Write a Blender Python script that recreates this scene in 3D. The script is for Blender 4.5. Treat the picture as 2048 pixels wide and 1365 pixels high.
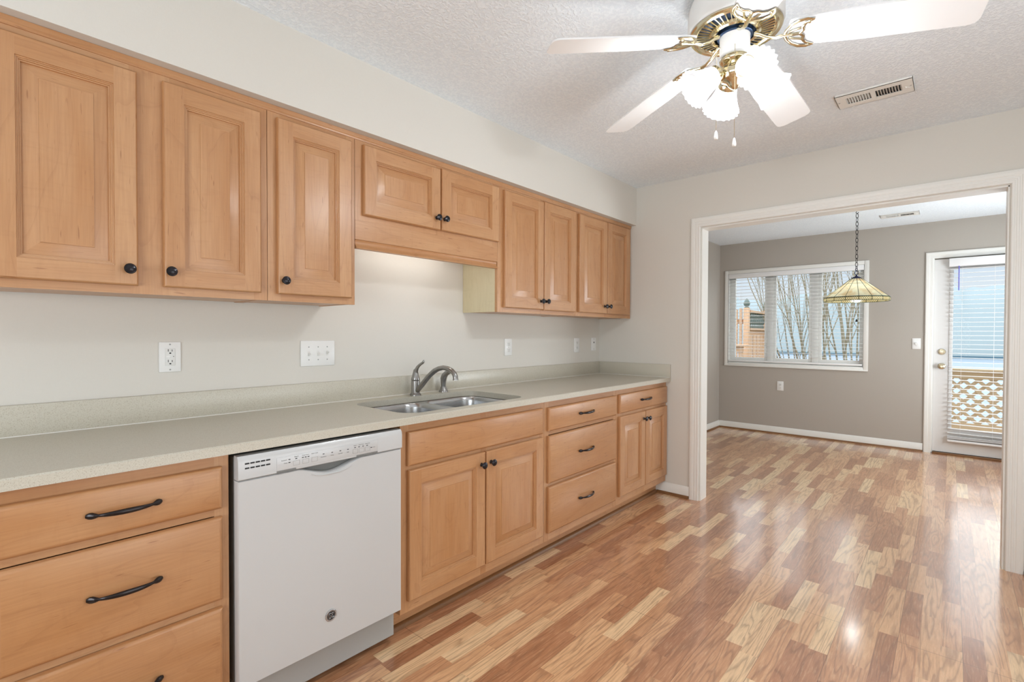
import bpy, bmesh, math, random
from mathutils import Vector, Matrix
random.seed(7)
for o in list(bpy.data.objects): bpy.data.objects.remove(o)
sc = bpy.context.scene
COL = sc.collection
pi, cos, sin, R = math.pi, math.cos, math.sin, math.radians

# ------------------------------------------------------------------ camera
CAM = Vector((-3.7149, -2.2802, 1.2529))
YAW, PITCH, ROLL, FPX = 0.7243, -0.0149, 0.0029, 992.63
def cam_axes():
    f0 = Vector((cos(YAW), sin(YAW), 0)); r0 = Vector((sin(YAW), -cos(YAW), 0)); up = Vector((0, 0, 1))
    f = f0*cos(PITCH) + up*sin(PITCH); u = up*cos(PITCH) - f0*sin(PITCH)
    return r0*cos(ROLL) + u*sin(ROLL), u*cos(ROLL) - r0*sin(ROLL), f
rx, ux, fx = cam_axes()
cam = bpy.data.cameras.new('camera'); cam.sensor_width = 36; cam.sensor_fit = 'HORIZONTAL'
cam.lens = FPX*36/2048; cam.clip_start = 0.02; cam.clip_end = 600
co = bpy.data.objects.new('camera', cam); COL.objects.link(co)
m = Matrix((rx, ux, -fx)).transposed().to_4x4(); m.translation = CAM
co.matrix_world = m; sc.camera = co

# ------------------------------------------------------------------ exposure, world, lights
sc.view_settings.view_transform = 'Standard'; sc.view_settings.look = 'None'
sc.view_settings.gamma = 1.0; sc.view_settings.use_curve_mapping = False
sc.view_settings.exposure = 0.27
sc.cycles.use_denoising = True
sc.cycles.max_bounces = 10; sc.cycles.diffuse_bounces = 5; sc.cycles.glossy_bounces = 5
sc.cycles.transparent_max_bounces = 16; sc.cycles.sample_clamp_indirect = 6.0
sc.cycles.caustics_reflective = False; sc.cycles.caustics_refractive = False

def lin(r, g, b):
    f = lambda c: (c/255/12.92) if c/255 <= .04045 else ((c/255+.055)/1.055)**2.4
    return (f(r), f(g), f(b), 1)

w = bpy.data.worlds.new('world'); sc.world = w; w.use_nodes = True
nt = w.node_tree; nt.nodes.clear()
tc = nt.nodes.new('ShaderNodeTexCoord'); sp = nt.nodes.new('ShaderNodeSeparateXYZ')
rp = nt.nodes.new('ShaderNodeValToRGB'); bg = nt.nodes.new('ShaderNodeBackground'); wo = nt.nodes.new('ShaderNodeOutputWorld')
mr = nt.nodes.new('ShaderNodeMapRange'); mr.inputs[1].default_value = -.2; mr.inputs[2].default_value = .8
nt.links.new(tc.outputs['Generated'], sp.inputs[0]); nt.links.new(sp.outputs[2], mr.inputs[0])
nt.links.new(mr.outputs[0], rp.inputs[0]); nt.links.new(rp.outputs[0], bg.inputs[0]); nt.links.new(bg.outputs[0], wo.inputs[0])
el = rp.color_ramp.elements
stops = [(0.0, (.35, .36, .36, 1)), (.20, (.92, .94, .95, 1)), (.26, (.84, .90, .97, 1)), (.315, (.70, .82, .97, 1)), (.40, (4.0, 4.1, 4.2, 1)), (.7, (3.3, 3.45, 3.7, 1)), (1.0, (2.7, 2.9, 3.3, 1))]
el[0].position, el[0].color = stops[0]; el[1].position, el[1].color = stops[-1]
for p, c in stops[1:-1]:
    e = el.new(p); e.color = c
bg.inputs[1].default_value = 0.80

def area(name, loc, rot, sx, sy, power, color=(1, 1, 1), portal=False):
    l = bpy.data.lights.new(name, 'AREA'); l.shape = 'RECTANGLE'; l.size = sx; l.size_y = sy
    l.energy = power; l.color = color
    o = bpy.data.objects.new(name, l); COL.objects.link(o); o.location = loc; o.rotation_euler = rot
    if portal: l.cycles.is_portal = True
    return o
# added bluish fill lights at solid walls out of view, no glazing there
area('rear_fill', (-5.15, -1.9, 1.45), (0, R(-106), 0), 1.4, 1.9, 54, (.86, .94, 1))
area('side_fill', (-2.2, -3.55, 1.25), (R(99), 0, 0), 2.1, 1.8, 30, (.86, .94, 1))
area('dining_fill', (1.7, -3.55, 1.35), (R(112), 0, 0), 1.6, 1.5, 76, (.88, .95, 1))  # added fill for the dining room, set against the unseen right wall
area('window_portal', (3.34, -.79, 1.46), (0, R(90), 0), 1.15, 1.5, 1, portal=True)
area('door_portal', (3.34, -2.6, 1.1), (0, R(90), 0), 1.7, .64, 1, portal=True)

# ------------------------------------------------------------------ node material helpers
class NT:
    def __init__(s, name):
        s.m = bpy.data.materials.new(name); s.m.use_nodes = True; s.t = s.m.node_tree; s.t.nodes.clear()
        s.out = s.t.nodes.new('ShaderNodeOutputMaterial')
    def n(s, typ, **kw):
        nd = s.t.nodes.new('ShaderNode'+typ)
        for k, v in kw.items(): setattr(nd, k, v)
        return nd
    def set(s, sock, v):
        if isinstance(v, bpy.types.NodeSocket): s.t.links.new(v, sock)
        else: sock.default_value = v
    def math(s, op, a, b=0.0, c=None, clamp=False):
        nd = s.n('Math', operation=op, use_clamp=clamp); s.set(nd.inputs[0], a); s.set(nd.inputs[1], b)
        if c is not None: s.set(nd.inputs[2], c)
        return nd.outputs[0]
    def sep(s, v):
        nd = s.n('SeparateXYZ'); s.set(nd.inputs[0], v); return nd.outputs
    def comb(s, x=0.0, y=0.0, z=0.0):
        nd = s.n('CombineXYZ'); s.set(nd.inputs[0], x); s.set(nd.inputs[1], y); s.set(nd.inputs[2], z); return nd.outputs[0]
    def noise(s, v, scale=5., detail=3., rough=.5, dist=0., dim='3D'):
        nd = s.n('TexNoise', noise_dimensions=dim); s.set(nd.inputs['Vector'], v); s.set(nd.inputs['Scale'], scale)
        nd.inputs['Detail'].default_value = detail; nd.inputs['Roughness'].default_value = rough; nd.inputs['Distortion'].default_value = dist
        return nd.outputs[0]
    def white(s, v):
        nd = s.n('TexWhiteNoise', noise_dimensions='3D'); s.set(nd.inputs['Vector'], v); return nd.outputs
    def ramp(s, f, stops, interp='LINEAR'):
        nd = s.n('ValToRGB'); nd.color_ramp.interpolation = interp; e = nd.color_ramp.elements
        e[0].position, e[0].color = stops[0]; e[1].position, e[1].color = stops[-1]
        for p, c in stops[1:-1]: e.new(p).color = c
        s.set(nd.inputs[0], f); return nd.outputs[0]
    def mix(s, f, a, b, mode='MIX'):
        nd = s.n('Mix', data_type='RGBA', blend_type=mode); s.set(nd.inputs[0], f); s.set(nd.inputs[6], a); s.set(nd.inputs[7], b); return nd.outputs[2]
    def bump(s, h, strength=.3, dist=.01):
        nd = s.n('Bump'); s.set(nd.inputs['Height'], h); nd.inputs['Strength'].default_value = strength; nd.inputs['Distance'].default_value = dist; return nd.outputs[0]
    def pbr(s, color, rough=.5, metal=0., spec=.5, coat=0., coat_rough=.1, normal=None, em=None, em_s=0., coat_ior=1.5, ior=1.5, coat_normal=None):
        b = s.n('BsdfPrincipled'); s.set(b.inputs['Base Color'], color); s.set(b.inputs['Roughness'], rough)
        s.set(b.inputs['Metallic'], metal); b.inputs['IOR'].default_value = ior; b.inputs['Specular IOR Level'].default_value = spec
        s.set(b.inputs['Coat Weight'], coat); s.set(b.inputs['Coat Roughness'], coat_rough); b.inputs['Coat IOR'].default_value = coat_ior
        if normal is not None: s.set(b.inputs['Normal'], normal)
        if coat_normal is not None: s.set(b.inputs['Coat Normal'], coat_normal)
        if em is not None: s.set(b.inputs['Emission Color'], em); b.inputs['Emission Strength'].default_value = em_s
        s.t.links.new(b.outputs[0], s.out.inputs[0]); return b
    def coord(s, k='Object'): return s.n('TexCoord').outputs[k]

def plain(name, color, rough=.5, metal=0., spec=.5, coat=0., em=None, em_s=0., mottling=.03):
    t = NT(name); c = t.noise(t.coord(), 30, 3)
    c1 = tuple(min(1, x*(1-mottling)) for x in color[:3])+(1,); c2 = tuple(min(1, x*(1+mottling)) for x in color[:3])+(1,)
    t.pbr(t.mix(c, c1, c2), rough, metal, spec, coat, em=em, em_s=em_s); return t.m

def wood(name, light, mid, dark, rough=.42, coat=.35, scale=1., streak=.55):
    t = NT(name); u = t.sep(t.coord('UV'))
    U = t.math('MULTIPLY', u[0], scale); V = t.math('MULTIPLY', u[1], scale)
    broad = t.noise(t.comb(t.math('MULTIPLY', U, 1.6), t.math('MULTIPLY', V, 7.), 0.), 1.0, 3, .5, .4)
    rings = t.math('FRACT', t.math('MULTIPLY', t.noise(t.comb(t.math('MULTIPLY', U, 1.1), t.math('MULTIPLY', V, 5.5), 3.), 1.0, 2, .45, .3), 9.0))
    line = t.ramp(rings, [(0., (1, 1, 1, 1)), (.12, (.15, .15, .15, 1)), (.5, (0, 0, 0, 1)), (1., (.35, .35, .35, 1))])
    fine = t.noise(t.comb(t.math('MULTIPLY', U, 7.), t.math('MULTIPLY', V, 170.), 0.), 1.0, 3, .6)
    fig = t.noise(t.comb(t.math('MULTIPLY', U, 42.), t.math('MULTIPLY', V, 9.), 1.), 1.0, 2, .5, .8)
    fleck = t.ramp(t.noise(t.comb(t.math('MULTIPLY', U, 16.), t.math('MULTIPLY', V, 120.), 5.), 1., 1, .5), [(0., (0, 0, 0, 1)), (.7, (0, 0, 0, 1)), (.78, (1, 1, 1, 1)), (1., (1, 1, 1, 1))])
    isl = t.n('NewGeometry').outputs['Random Per Island']
    broad = t.ramp(broad, [(0., (0, 0, 0, 1)), (.32, (0, 0, 0, 1)), (.68, (1, 1, 1, 1)), (1., (1, 1, 1, 1))])
    broad = t.math('ADD', t.math('MULTIPLY', broad, .6), t.math('MULTIPLY', isl, .55), clamp=True)
    c = t.mix(broad, light, mid)
    c = t.mix(t.math('MULTIPLY', line, streak*.45), c, dark)
    c = t.mix(t.math('MULTIPLY', t.math('SUBTRACT', fine, .35, clamp=True), .55), c, dark)
    c = t.mix(t.math('MULTIPLY', t.math('SUBTRACT', fig, .55, clamp=True), .4), c, dark)
    c = t.mix(t.math('MULTIPLY', fleck, .5), c, dark)
    t.pbr(c, rough, coat=coat, coat_rough=.26, normal=t.bump(fine, .04, .002)); return t.m

M = {}
M['maple'] = wood('honey_maple', lin(203, 159, 117), lin(182, 130, 83), lin(128, 72, 36), streak=.42, coat=.4)
M['maple_raw'] = wood('pale_maple', lin(216, 206, 176), lin(205, 194, 160), lin(172, 156, 116), rough=.5, coat=0, streak=.3)
M['shoe'] = wood('brown_shoe_wood', lin(140, 98, 58), lin(120, 80, 44), lin(80, 50, 26), rough=.45, coat=.1)
M['cedar'] = wood('cedar', lin(212, 176, 144), lin(192, 154, 120), lin(142, 108, 80), rough=.8, coat=0)
M['deckwood'] = wood('tan_deck_wood', lin(212, 190, 160), lin(196, 174, 144), lin(150, 128, 100), rough=.8, coat=0)

def mk_floor():
    t = NT('strip_laminate'); p = t.sep(t.coord())
    SW, PW = .066, .198
    y = t.math('ADD', p[1], .547); x = p[0]
    row = t.math('FLOOR', t.math('DIVIDE', y, SW)); prow = t.math('FLOOR', t.math('DIVIDE', y, PW))
    r1 = t.white(t.comb(row, 3.7, 0.))[0]
    xs = t.math('ADD', t.math('DIVIDE', x, .47), t.math('MULTIPLY', r1, 17.3))
    wob = t.math('MULTIPLY', t.math('SUBTRACT', t.noise(t.comb(t.math('MULTIPLY', x, .9), t.math('MULTIPLY', row, 7.3), 0.), 1., 1), .5), .9)
    xs = t.math('ADD', xs, wob)
    col = t.math('FLOOR', xs)
    rn = t.white(t.comb(row, col, 1.3)); rv = rn[0]; rc = t.sep(rn[1])
    pr = t.white(t.comb(prow, 9.1, 0.))[0]
    px = t.math('ADD', t.math('DIVIDE', t.math('ADD', x, .91), 1.28), t.math('MULTIPLY', t.math('FLOOR', t.math('MULTIPLY', pr, 5.)), .2))
    pcol = t.math('FLOOR', px)
    prn = t.sep(t.white(t.comb(prow, pcol, 4.2))[1])
    base = t.ramp(rv, [(0., lin(172, 117, 82)), (.25, lin(194, 138, 99)), (.5, lin(214, 161, 118)), (.75, lin(229, 181, 136)), (.9, lin(240, 203, 158)), (1., lin(244, 212, 168))])
    gx = t.math('ADD', t.math('MULTIPLY', x, 1.0), t.math('MULTIPLY', rv, 61.)); gy = t.math('ADD', t.math('MULTIPLY', p[1], 12.), t.math('MULTIPLY', rc[1], 47.))
    nz = t.noise(t.comb(gx, gy, rc[2]), 1.0, 2.5, .5, .5)
    rings = t.math('FRACT', t.math('MULTIPLY', nz, 12.))
    line = t.ramp(rings, [(0., (1, 1, 1, 1)), (.10, (.75, .75, .75, 1)), (.3, (.12, .12, .12, 1)), (.6, (0, 0, 0, 1)), (.86, (.25, .25, .25, 1)), (1., (1, 1, 1, 1))])
    pores = t.noise(t.comb(t.math('MULTIPLY', x, 14.), t.math('MULTIPLY', p[1], 170.), rc[0]), 1., 3, .65)
    dk = t.mix(.62, base, lin(112, 66, 40), 'MIX')
    c = t.mix(t.math('MULTIPLY', line, .8), base, dk)
    c = t.mix(t.math('MULTIPLY', t.math('SUBTRACT', pores, .44, clamp=True), 1.6, clamp=True), c, dk)
    c = t.mix(t.math('MULTIPLY', t.math('SUBTRACT', .46, pores, clamp=True), 1.6, clamp=True), c, lin(236, 206, 168))
    # thin joints between planks
    def edge(v, width):
        f = t.math('FRACT', v); d = t.math('MINIMUM', f, t.math('SUBTRACT', 1., f)); return t.math('LESS_THAN', d, width)
    j = t.math('MAXIMUM', edge(t.math('DIVIDE', y, PW), .004), edge(px, .0008))
    c = t.mix(t.math('MULTIPLY', j, .75), c, lin(90, 54, 34))
    nrm = t.n('VectorMath', operation='NORMALIZE')
    t.set(nrm.inputs[0], t.comb(t.math('MULTIPLY', t.math('SUBTRACT', prn[0], .5), .022), t.math('MULTIPLY', t.math('SUBTRACT', prn[1], .5), .014), 1.))
    b = t.n('Bump'); t.set(b.inputs['Height'], nz); b.inputs['Strength'].default_value = .05; b.inputs['Distance'].default_value = .004; t.set(b.inputs['Normal'], nrm.outputs[0])
    t.pbr(c, .36, spec=.6, coat=.9, coat_rough=.14, normal=b.outputs[0], coat_ior=1.62, coat_normal=b.outputs[0]); return t.m
M['floor'] = mk_floor()

def mk_wall(name, c, rough=.75, lin_scale=1.):
    t = NT(name); o = t.coord(); p = t.sep(o)
    a = t.noise(t.comb(t.math('MULTIPLY', t.math('ADD', p[0], p[1]), 260.), t.math('MULTIPLY', p[2], 60.), 0.), lin_scale, 2)
    b = t.noise(t.comb(t.math('MULTIPLY', t.math('ADD', p[0], p[1]), 60.), t.math('MULTIPLY', p[2], 260.), 0.), lin_scale, 2)
    h = t.math('ADD', a, b)
    d = tuple(x*.96 for x in c[:3])+(1,)
    t.pbr(t.mix(t.math('MULTIPLY', h, .5), d, c), rough, spec=.35, normal=t.bump(h, .12, .002)); return t.m
M['wall'] = mk_wall('beige_wall_covering', lin(216, 212, 204))
M['taupe'] = mk_wall('taupe_wall_paint', lin(178, 171, 162), .6)
def mk_ceiling():
    t = NT('knockdown_ceiling'); o = t.coord()
    n1 = t.noise(o, 85, 3, .55); n2 = t.noise(o, 150, 2, .5)
    h = t.ramp(n1, [(0., (0, 0, 0, 1)), (.45, (0, 0, 0, 1)), (.56, (.8, .8, .8, 1)), (1., (1, 1, 1, 1))])
    h = t.math('ADD', h, t.math('MULTIPLY', n2, .5))
    t.pbr(t.mix(h, lin(230, 238, 245), lin(240, 247, 252)), .85, spec=.2, normal=t.bump(h, .5, .004)); return t.m
M['ceiling'] = mk_ceiling()
M['trim'] = plain('white_trim_paint', lin(232, 231, 226), .32, mottling=.01)
M['white_blind'] = plain('white_blind', lin(238, 238, 238), .45, mottling=.01)
M['door_white'] = plain('white_door_paint', lin(222, 221, 219), .4, mottling=.01)
M['plastic'] = plain('white_plastic', lin(232, 232, 230), .3, mottling=.01)
M['plastic2'] = plain('white_plastic_insert', lin(224, 224, 221), .3, mottling=.01)
M['dark'] = plain('black_slot', (.012, .012, .013, 1), .6)
M['grey'] = plain('grey_plastic', lin(120, 120, 117), .5)
M['appliance'] = plain('white_enamel', lin(198, 199, 199), .28, coat=.2, mottling=.005)
M['appliance_grey'] = plain('pale_grey_enamel', lin(164, 165, 163), .45, mottling=.01)
M['bronze'] = plain('oil_rubbed_bronze', (.018, .016, .02, 1), .3, metal=.75, coat=.3)
M['bronze_pull'] = plain('dark_bronze_pull', (.022, .017, .018, 1), .28, metal=.7, coat=.3)
M['steel'] = plain('brushed_steel', (.50, .51, .52, 1), .27, metal=1.)
M['nickel'] = plain('satin_nickel', (.34, .335, .325, 1), .28, metal=1.)
M['brass'] = plain('polished_brass', (.74, .66, .46, 1), .16, metal=1.)
M['brass_satin'] = plain('pale_brass', (.66, .58, .42, 1), .25, metal=1.)
M['fan_white'] = plain('white_fan_enamel', lin(232, 230, 226), .3, mottling=.01)
M['blade'] = plain('white_fan_blade', lin(236, 236, 236), .35, mottling=.01)
M['fly'] = plain('dark_blue_black_motor', (.016, .035, .075, 1), .35, metal=.6)
M['chain'] = plain('blackened_iron', (.02, .02, .022, 1), .4, metal=.7)
M['navy'] = plain('navy_black_metal', (.012, .016, .06, 1), .35, metal=.5)
M['lead'] = plain('dark_green_lead', (.02, .05, .035, 1), .4, metal=.4)
M['tape'] = plain('violet_plastic_wand', lin(112, 110, 206), .3)
M['bark'] = wood('pale_bark', lin(152, 143, 122), lin(134, 125, 105), lin(106, 98, 84), rough=.9, coat=0, scale=2)
M['verdigris'] = plain('grey_green_painted_metal', lin(100, 112, 106), .6)

def mk_counter():
    t = NT('greige_quartz'); o = t.coord()
    n1 = t.noise(o, 420, 3, .65); n2 = t.noise(o, 700, 2, .6); n3 = t.noise(o, 3, 2)
    c = t.mix(n3, lin(199, 194, 180), lin(191, 186, 171))
    c = t.mix(t.ramp(n1, [(0., (0, 0, 0, 1)), (.53, (0, 0, 0, 1)), (.68, (1, 1, 1, 1)), (1., (1, 1, 1, 1))]), c, lin(164, 154, 134))
    c = t.mix(t.ramp(n2, [(0., (0, 0, 0, 1)), (.6, (0, 0, 0, 1)), (.72, (.7, .7, .7, 1)), (1., (.7, .7, .7, 1))]), c, lin(224, 218, 204))
    t.pbr(c, .32, spec=.55, coat=.15, coat_rough=.2); return t.m
M['quartz'] = mk_counter()

def mk_glass():
    t = NT('window_glass'); tr = t.n('BsdfTransparent'); gl = t.n('BsdfGlossy'); gl.inputs['Roughness'].default_value = .02
    lw = t.n('LayerWeight'); lw.inputs[0].default_value = .08; mx = t.n('MixShader')
    tr.inputs[0].default_value = (.97, .985, .98, 1)
    t.set(mx.inputs[0], lw.outputs['Fresnel']); t.t.links.new(tr.outputs[0], mx.inputs[1]); t.t.links.new(gl.outputs[0], mx.inputs[2])
    t.t.links.new(mx.outputs[0], t.out.inputs[0]); return t.m
M['glass'] = mk_glass()
def mk_frost():
    t = NT('frosted_lit_glass'); tr = t.n('BsdfTransparent'); tl = t.n('BsdfTranslucent'); em = t.n('Emission')
    tr.inputs[0].default_value = (1, 1, 1, 1); tl.inputs[0].default_value = (.9, .92, .95, 1)
    em.inputs[0].default_value = (.97, .985, 1, 1); em.inputs[1].default_value = .42
    m1 = t.n('MixShader'); m1.inputs[0].default_value = .18; m2 = t.n('AddShader')
    t.t.links.new(tl.outputs[0], m1.inputs[1]); t.t.links.new(tr.outputs[0], m1.inputs[2])
    t.t.links.new(m1.outputs[0], m2.inputs[0]); t.t.links.new(em.outputs[0], m2.inputs[1]); t.t.links.new(m2.outputs[0], t.out.inputs[0]); return t.m
M['frost'] = mk_frost()
def mk_emit(name, c, s):
    t = NT(name); em = t.n('Emission'); em.inputs[0].default_value = c; em.inputs[1].default_value = s
    t.t.links.new(em.outputs[0], t.out.inputs[0]); return t.m
M['bulb'] = mk_emit('lit_bulb', (1, .99, .97, 1), 8)
M['bulb_soft'] = mk_emit('soft_lit_bulb', (.95, 1, 1, 1), 6)
def mk_stained(name, skirt=False):
    t = NT(name); o = t.coord(); p = t.sep(o)
    n1 = t.ramp(t.noise(o, 11, 3, .5, .8), [(0., (0, 0, 0, 1)), (.42, (0, 0, 0, 1)), (.66, (1, 1, 1, 1)), (1., (1, 1, 1, 1))]); n2 = t.noise(o, 30, 2)
    c = t.mix(n1, lin(226, 221, 188), lin(206, 168, 108)); c = t.mix(t.math('MULTIPLY', n2, .6), c, lin(204, 208, 184))
    if skirt:
        a = t.math('MULTIPLY', t.math('ARCTAN2', p[1], p[0]), 96/(2*pi)*1.0)
        fr = t.math('SUBTRACT', t.math('FRACT', a), .5); zz = t.math('MULTIPLY', p[2], 30.)
        d = t.math('ABSOLUTE', t.math('SUBTRACT', t.math('SQRT', t.math('ADD', t.math('MULTIPLY', fr, fr), t.math('MULTIPLY', zz, zz))), .36))
        c = t.mix(t.math('LESS_THAN', d, .10), t.mix(.5, c, lin(206, 198, 150)), lin(132, 112, 66))
    d1 = t.n('BsdfDiffuse'); d2 = t.n('BsdfTranslucent'); g = t.n('BsdfGlossy'); g.inputs['Roughness'].default_value = .15
    for n_ in (d1, d2): t.set(n_.inputs[0], c)
    mx = t.n('MixShader'); mx.inputs[0].default_value = .45; m2 = t.n('MixShader'); m2.inputs[0].default_value = .05
    L = t.t.links; L.new(d1.outputs[0], mx.inputs[1]); L.new(d2.outputs[0], mx.inputs[2]); L.new(mx.outputs[0], m2.inputs[1]); L.new(g.outputs[0], m2.inputs[2]); L.new(m2.outputs[0], t.out.inputs[0]); return t.m
M['stained'] = mk_stained('amber_art_glass'); M['skirt'] = mk_stained('patterned_art_glass', True)
def mk_lake():
    t = NT('lake_water'); o = t.coord(); p = t.sep(o)
    h = t.noise(t.comb(t.math('MULTIPLY', p[0], .35), t.math('MULTIPLY', p[1], .06), 0.), 1., 4, .6)
    t.pbr(t.mix(h, lin(118, 130, 140), lin(142, 154, 163)), .6, spec=.15, normal=t.bump(h, .5, .5)); return t.m
M['lake'] = mk_lake()
M['hill'] = plain('hazy_far_woods', lin(142, 153, 155), 1., spec=0, mottling=.10)  # distance haze is mixed into this pale colour
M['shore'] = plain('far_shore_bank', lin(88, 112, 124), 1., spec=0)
M['ground'] = plain('winter_lawn', lin(124, 128, 112), 1., spec=0, mottling=.12)

# ------------------------------------------------------------------ mesh builder
class MB:
    def __init__(s): s.bm = bmesh.new(); s.uv = s.bm.loops.layers.uv.new('UVMap'); s.off()
    def off(s): s.o = (random.uniform(0, 40), random.uniform(0, 40)); return s
    def face(s, pts, grain='x', smooth=False):
        vs = [s.bm.verts.new(p) for p in pts]; return s.fv(vs, grain, smooth)
    def fv(s, vs, grain='x', smooth=False):
        try: f = s.bm.faces.new(vs)
        except ValueError: return None
        f.normal_update(); f.smooth = smooth; s.uvface(f, grain); return f
    def uvface(s, f, grain):
        gi = 'xyz'.index(grain); n = [abs(c) for c in f.normal]; ni = n.index(max(n))
        if ni == gi: a, b = [i for i in range(3) if i != ni]; k = .12
        else: a = gi; b = [i for i in range(3) if i not in (gi, ni)][0]; k = 1.
        for l in f.loops: l[s.uv].uv = (l.vert.co[a]*k + s.o[0], l.vert.co[b] + s.o[1])
    def box(s, x0, x1, y0, y1, z0, z1, grain='x', bev=0.):
        if x0 > x1: x0, x1 = x1, x0
        if y0 > y1: y0, y1 = y1, y0
        if z0 > z1: z0, z1 = z1, z0
        s.off()
        P = [(x0, y0, z0), (x1, y0, z0), (x1, y1, z0), (x0, y1, z0), (x0, y0, z1), (x1, y0, z1), (x1, y1, z1), (x0, y1, z1)]
        v = [s.bm.verts.new(p) for p in P]; fs = []
        for q in ((0, 3, 2, 1), (4, 5, 6, 7), (0, 1, 5, 4), (1, 2, 6, 5), (2, 3, 7, 6), (3, 0, 4, 7)): fs.append(s.fv([v[i] for i in q], grain))
        if bev > 0:
            es = list({e for f in fs for e in f.edges})
            r = bmesh.ops.bevel(s.bm, geom=es, offset=bev, segments=2, profile=.5, affect='EDGES')
            for f in r['faces']: f.smooth = True; f.normal_update(); s.uvface(f, grain)
        return s
    def loops(s, L, closed=True, grain='x', smooth=True, cap0=False, cap1=False, flip=False):
        V = [[s.bm.verts.new(p) for p in l] for l in L]; n = len(L[0])
        for a, b in zip(V[:-1], V[1:]):
            for i in range(n if closed else n-1):
                j = (i+1) % n; q = [a[i], a[j], b[j], b[i]]
                s.fv(q[::-1] if flip else q, grain, smooth)
        if cap0: s.fv(V[0] if flip else V[0][::-1], grain)
        if cap1: s.fv(V[-1][::-1] if flip else V[-1], grain)
        return V
    def lathe(s, prof, c=(0, 0, 0), axis=(0, 0, 1), seg=24, cap0=True, cap1=True, fl=None, smooth=True):
        a = Vector(axis).normalized(); t = Vector((1, 0, 0)) if abs(a.x) < .9 else Vector((0, 1, 0))
        u = a.cross(t).normalized(); v = a.cross(u); c = Vector(c); L = []
        for k, (r, h) in enumerate(prof):
            l = []
            for i in range(seg):
                th = 2*pi*i/seg; rr = r*(1+(fl(k, th) if fl else 0)); l.append(c + a*h + u*(rr*cos(th)) + v*(rr*sin(th)))
            L.append(l)
        s.loops(L, cap0=cap0, cap1=cap1, smooth=smooth); return s
    def tube(s, pts, rad, seg=8, closed=False, flat=1., upv=None, grain='x'):
        pts = [Vector(p) for p in pts]; n = len(pts)
        rad = rad if isinstance(rad, (list, tuple)) else [rad]*n
        L = []; pu = None
        for i, p in enumerate(pts):
            d = (pts[(i+1) % n]-pts[i-1]) if closed else (pts[min(i+1, n-1)]-pts[max(i-1, 0)])
            d.normalize()
            if upv is not None: t = Vector(upv)
            elif pu is None: t = Vector((0, 0, 1)) if abs(d.z) < .9 else Vector((1, 0, 0))
            else: t = pu
            sd = d.cross(t)
            if sd.length < 1e-6: sd = d.cross(Vector((.3, 1, .2)))
            sd.normalize(); u = sd.cross(d).normalized(); pu = u
            L.append([p + sd*(rad[i]*cos(2*pi*k/seg)) + u*(rad[i]*flat*sin(2*pi*k/seg)) for k in range(seg)])
        if closed: L.append(L[0])
        s.loops(L, cap0=not closed, cap1=not closed, grain=grain, flip=False); return s
    def prism(s, poly, axis, a, b, grain='x', smooth=False):
        # poly: 2D points; axis 'x': (y,z), 'y': (x,z), 'z': (x,y)
        f = {'x': lambda p, t: (t, p[0], p[1]), 'y': lambda p, t: (p[0], t, p[1]), 'z': lambda p, t: (p[0], p[1], t)}[axis]
        s.off(); s.loops([[f(p, a) for p in poly], [f(p, b) for p in poly]], grain=grain, smooth=smooth, cap0=True, cap1=True)
        return s
    def rings(s, rect, steps, y, fwd=1, last=None):
        """concentric rectangles in the xz plane, front facing -y; steps = (inset, depth behind y)."""
        x0, x1, z0, z1 = rect; L = []
        for i, d in steps: L.append([(x0+i, y+d, z0+i), (x1-i, y+d, z0+i), (x1-i, y+d, z1-i), (x0+i, y+d, z1-i)])
        V = [[s.bm.verts.new(p) for p in l] for l in L]
        for a, b in zip(V[:-1], V[1:]):
            for i in range(4):
                j = (i+1) % 4; s.fv([a[i], a[j], b[j], b[i]], 'x' if i in (0, 2) else 'z')
        if last: s.fv(V[-1], last)
        return V
    def fill(s, loops, z, up=True):
        es = []
        for l in loops:
            vs = [s.bm.verts.new((p[0], p[1], z)) for p in l]
            for i in range(len(vs)): es.append(s.bm.edges.new((vs[i], vs[(i+1) % len(vs)])))
        r = bmesh.ops.triangle_fill(s.bm, use_beauty=True, use_dissolve=False, edges=es, normal=(0, 0, 1 if up else -1))
        for f in r['geom']:
            if isinstance(f, bmesh.types.BMFace): s.uvface(f, 'x')
    def build(s, name, mat, parent=None, angle=35, recalc=True, origin=None, weld=True):
        bm = s.bm
        if weld: bmesh.ops.remove_doubles(bm, verts=bm.verts, dist=1e-6)
        if recalc: bmesh.ops.recalc_face_normals(bm, faces=bm.faces)
        root = parent
        while root is not None and root.parent is not None: root = root.parent
        off = root.location.copy() if root is not None else Vector(origin or (0, 0, 0))
        for v in bm.verts: v.co -= off
        me = bpy.data.meshes.new(name); bm.to_mesh(me); bm.free()
        for mm in (mat if isinstance(mat, (list, tuple)) else [mat]): me.materials.append(M[mm] if isinstance(mm, str) else mm)
        try: me.set_sharp_from_angle(angle=R(angle))
        except Exception: pass
        o = bpy.data.objects.new(name, me); COL.objects.link(o)
        if parent is not None: o.parent = parent
        else: o.location = off
        return o

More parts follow.
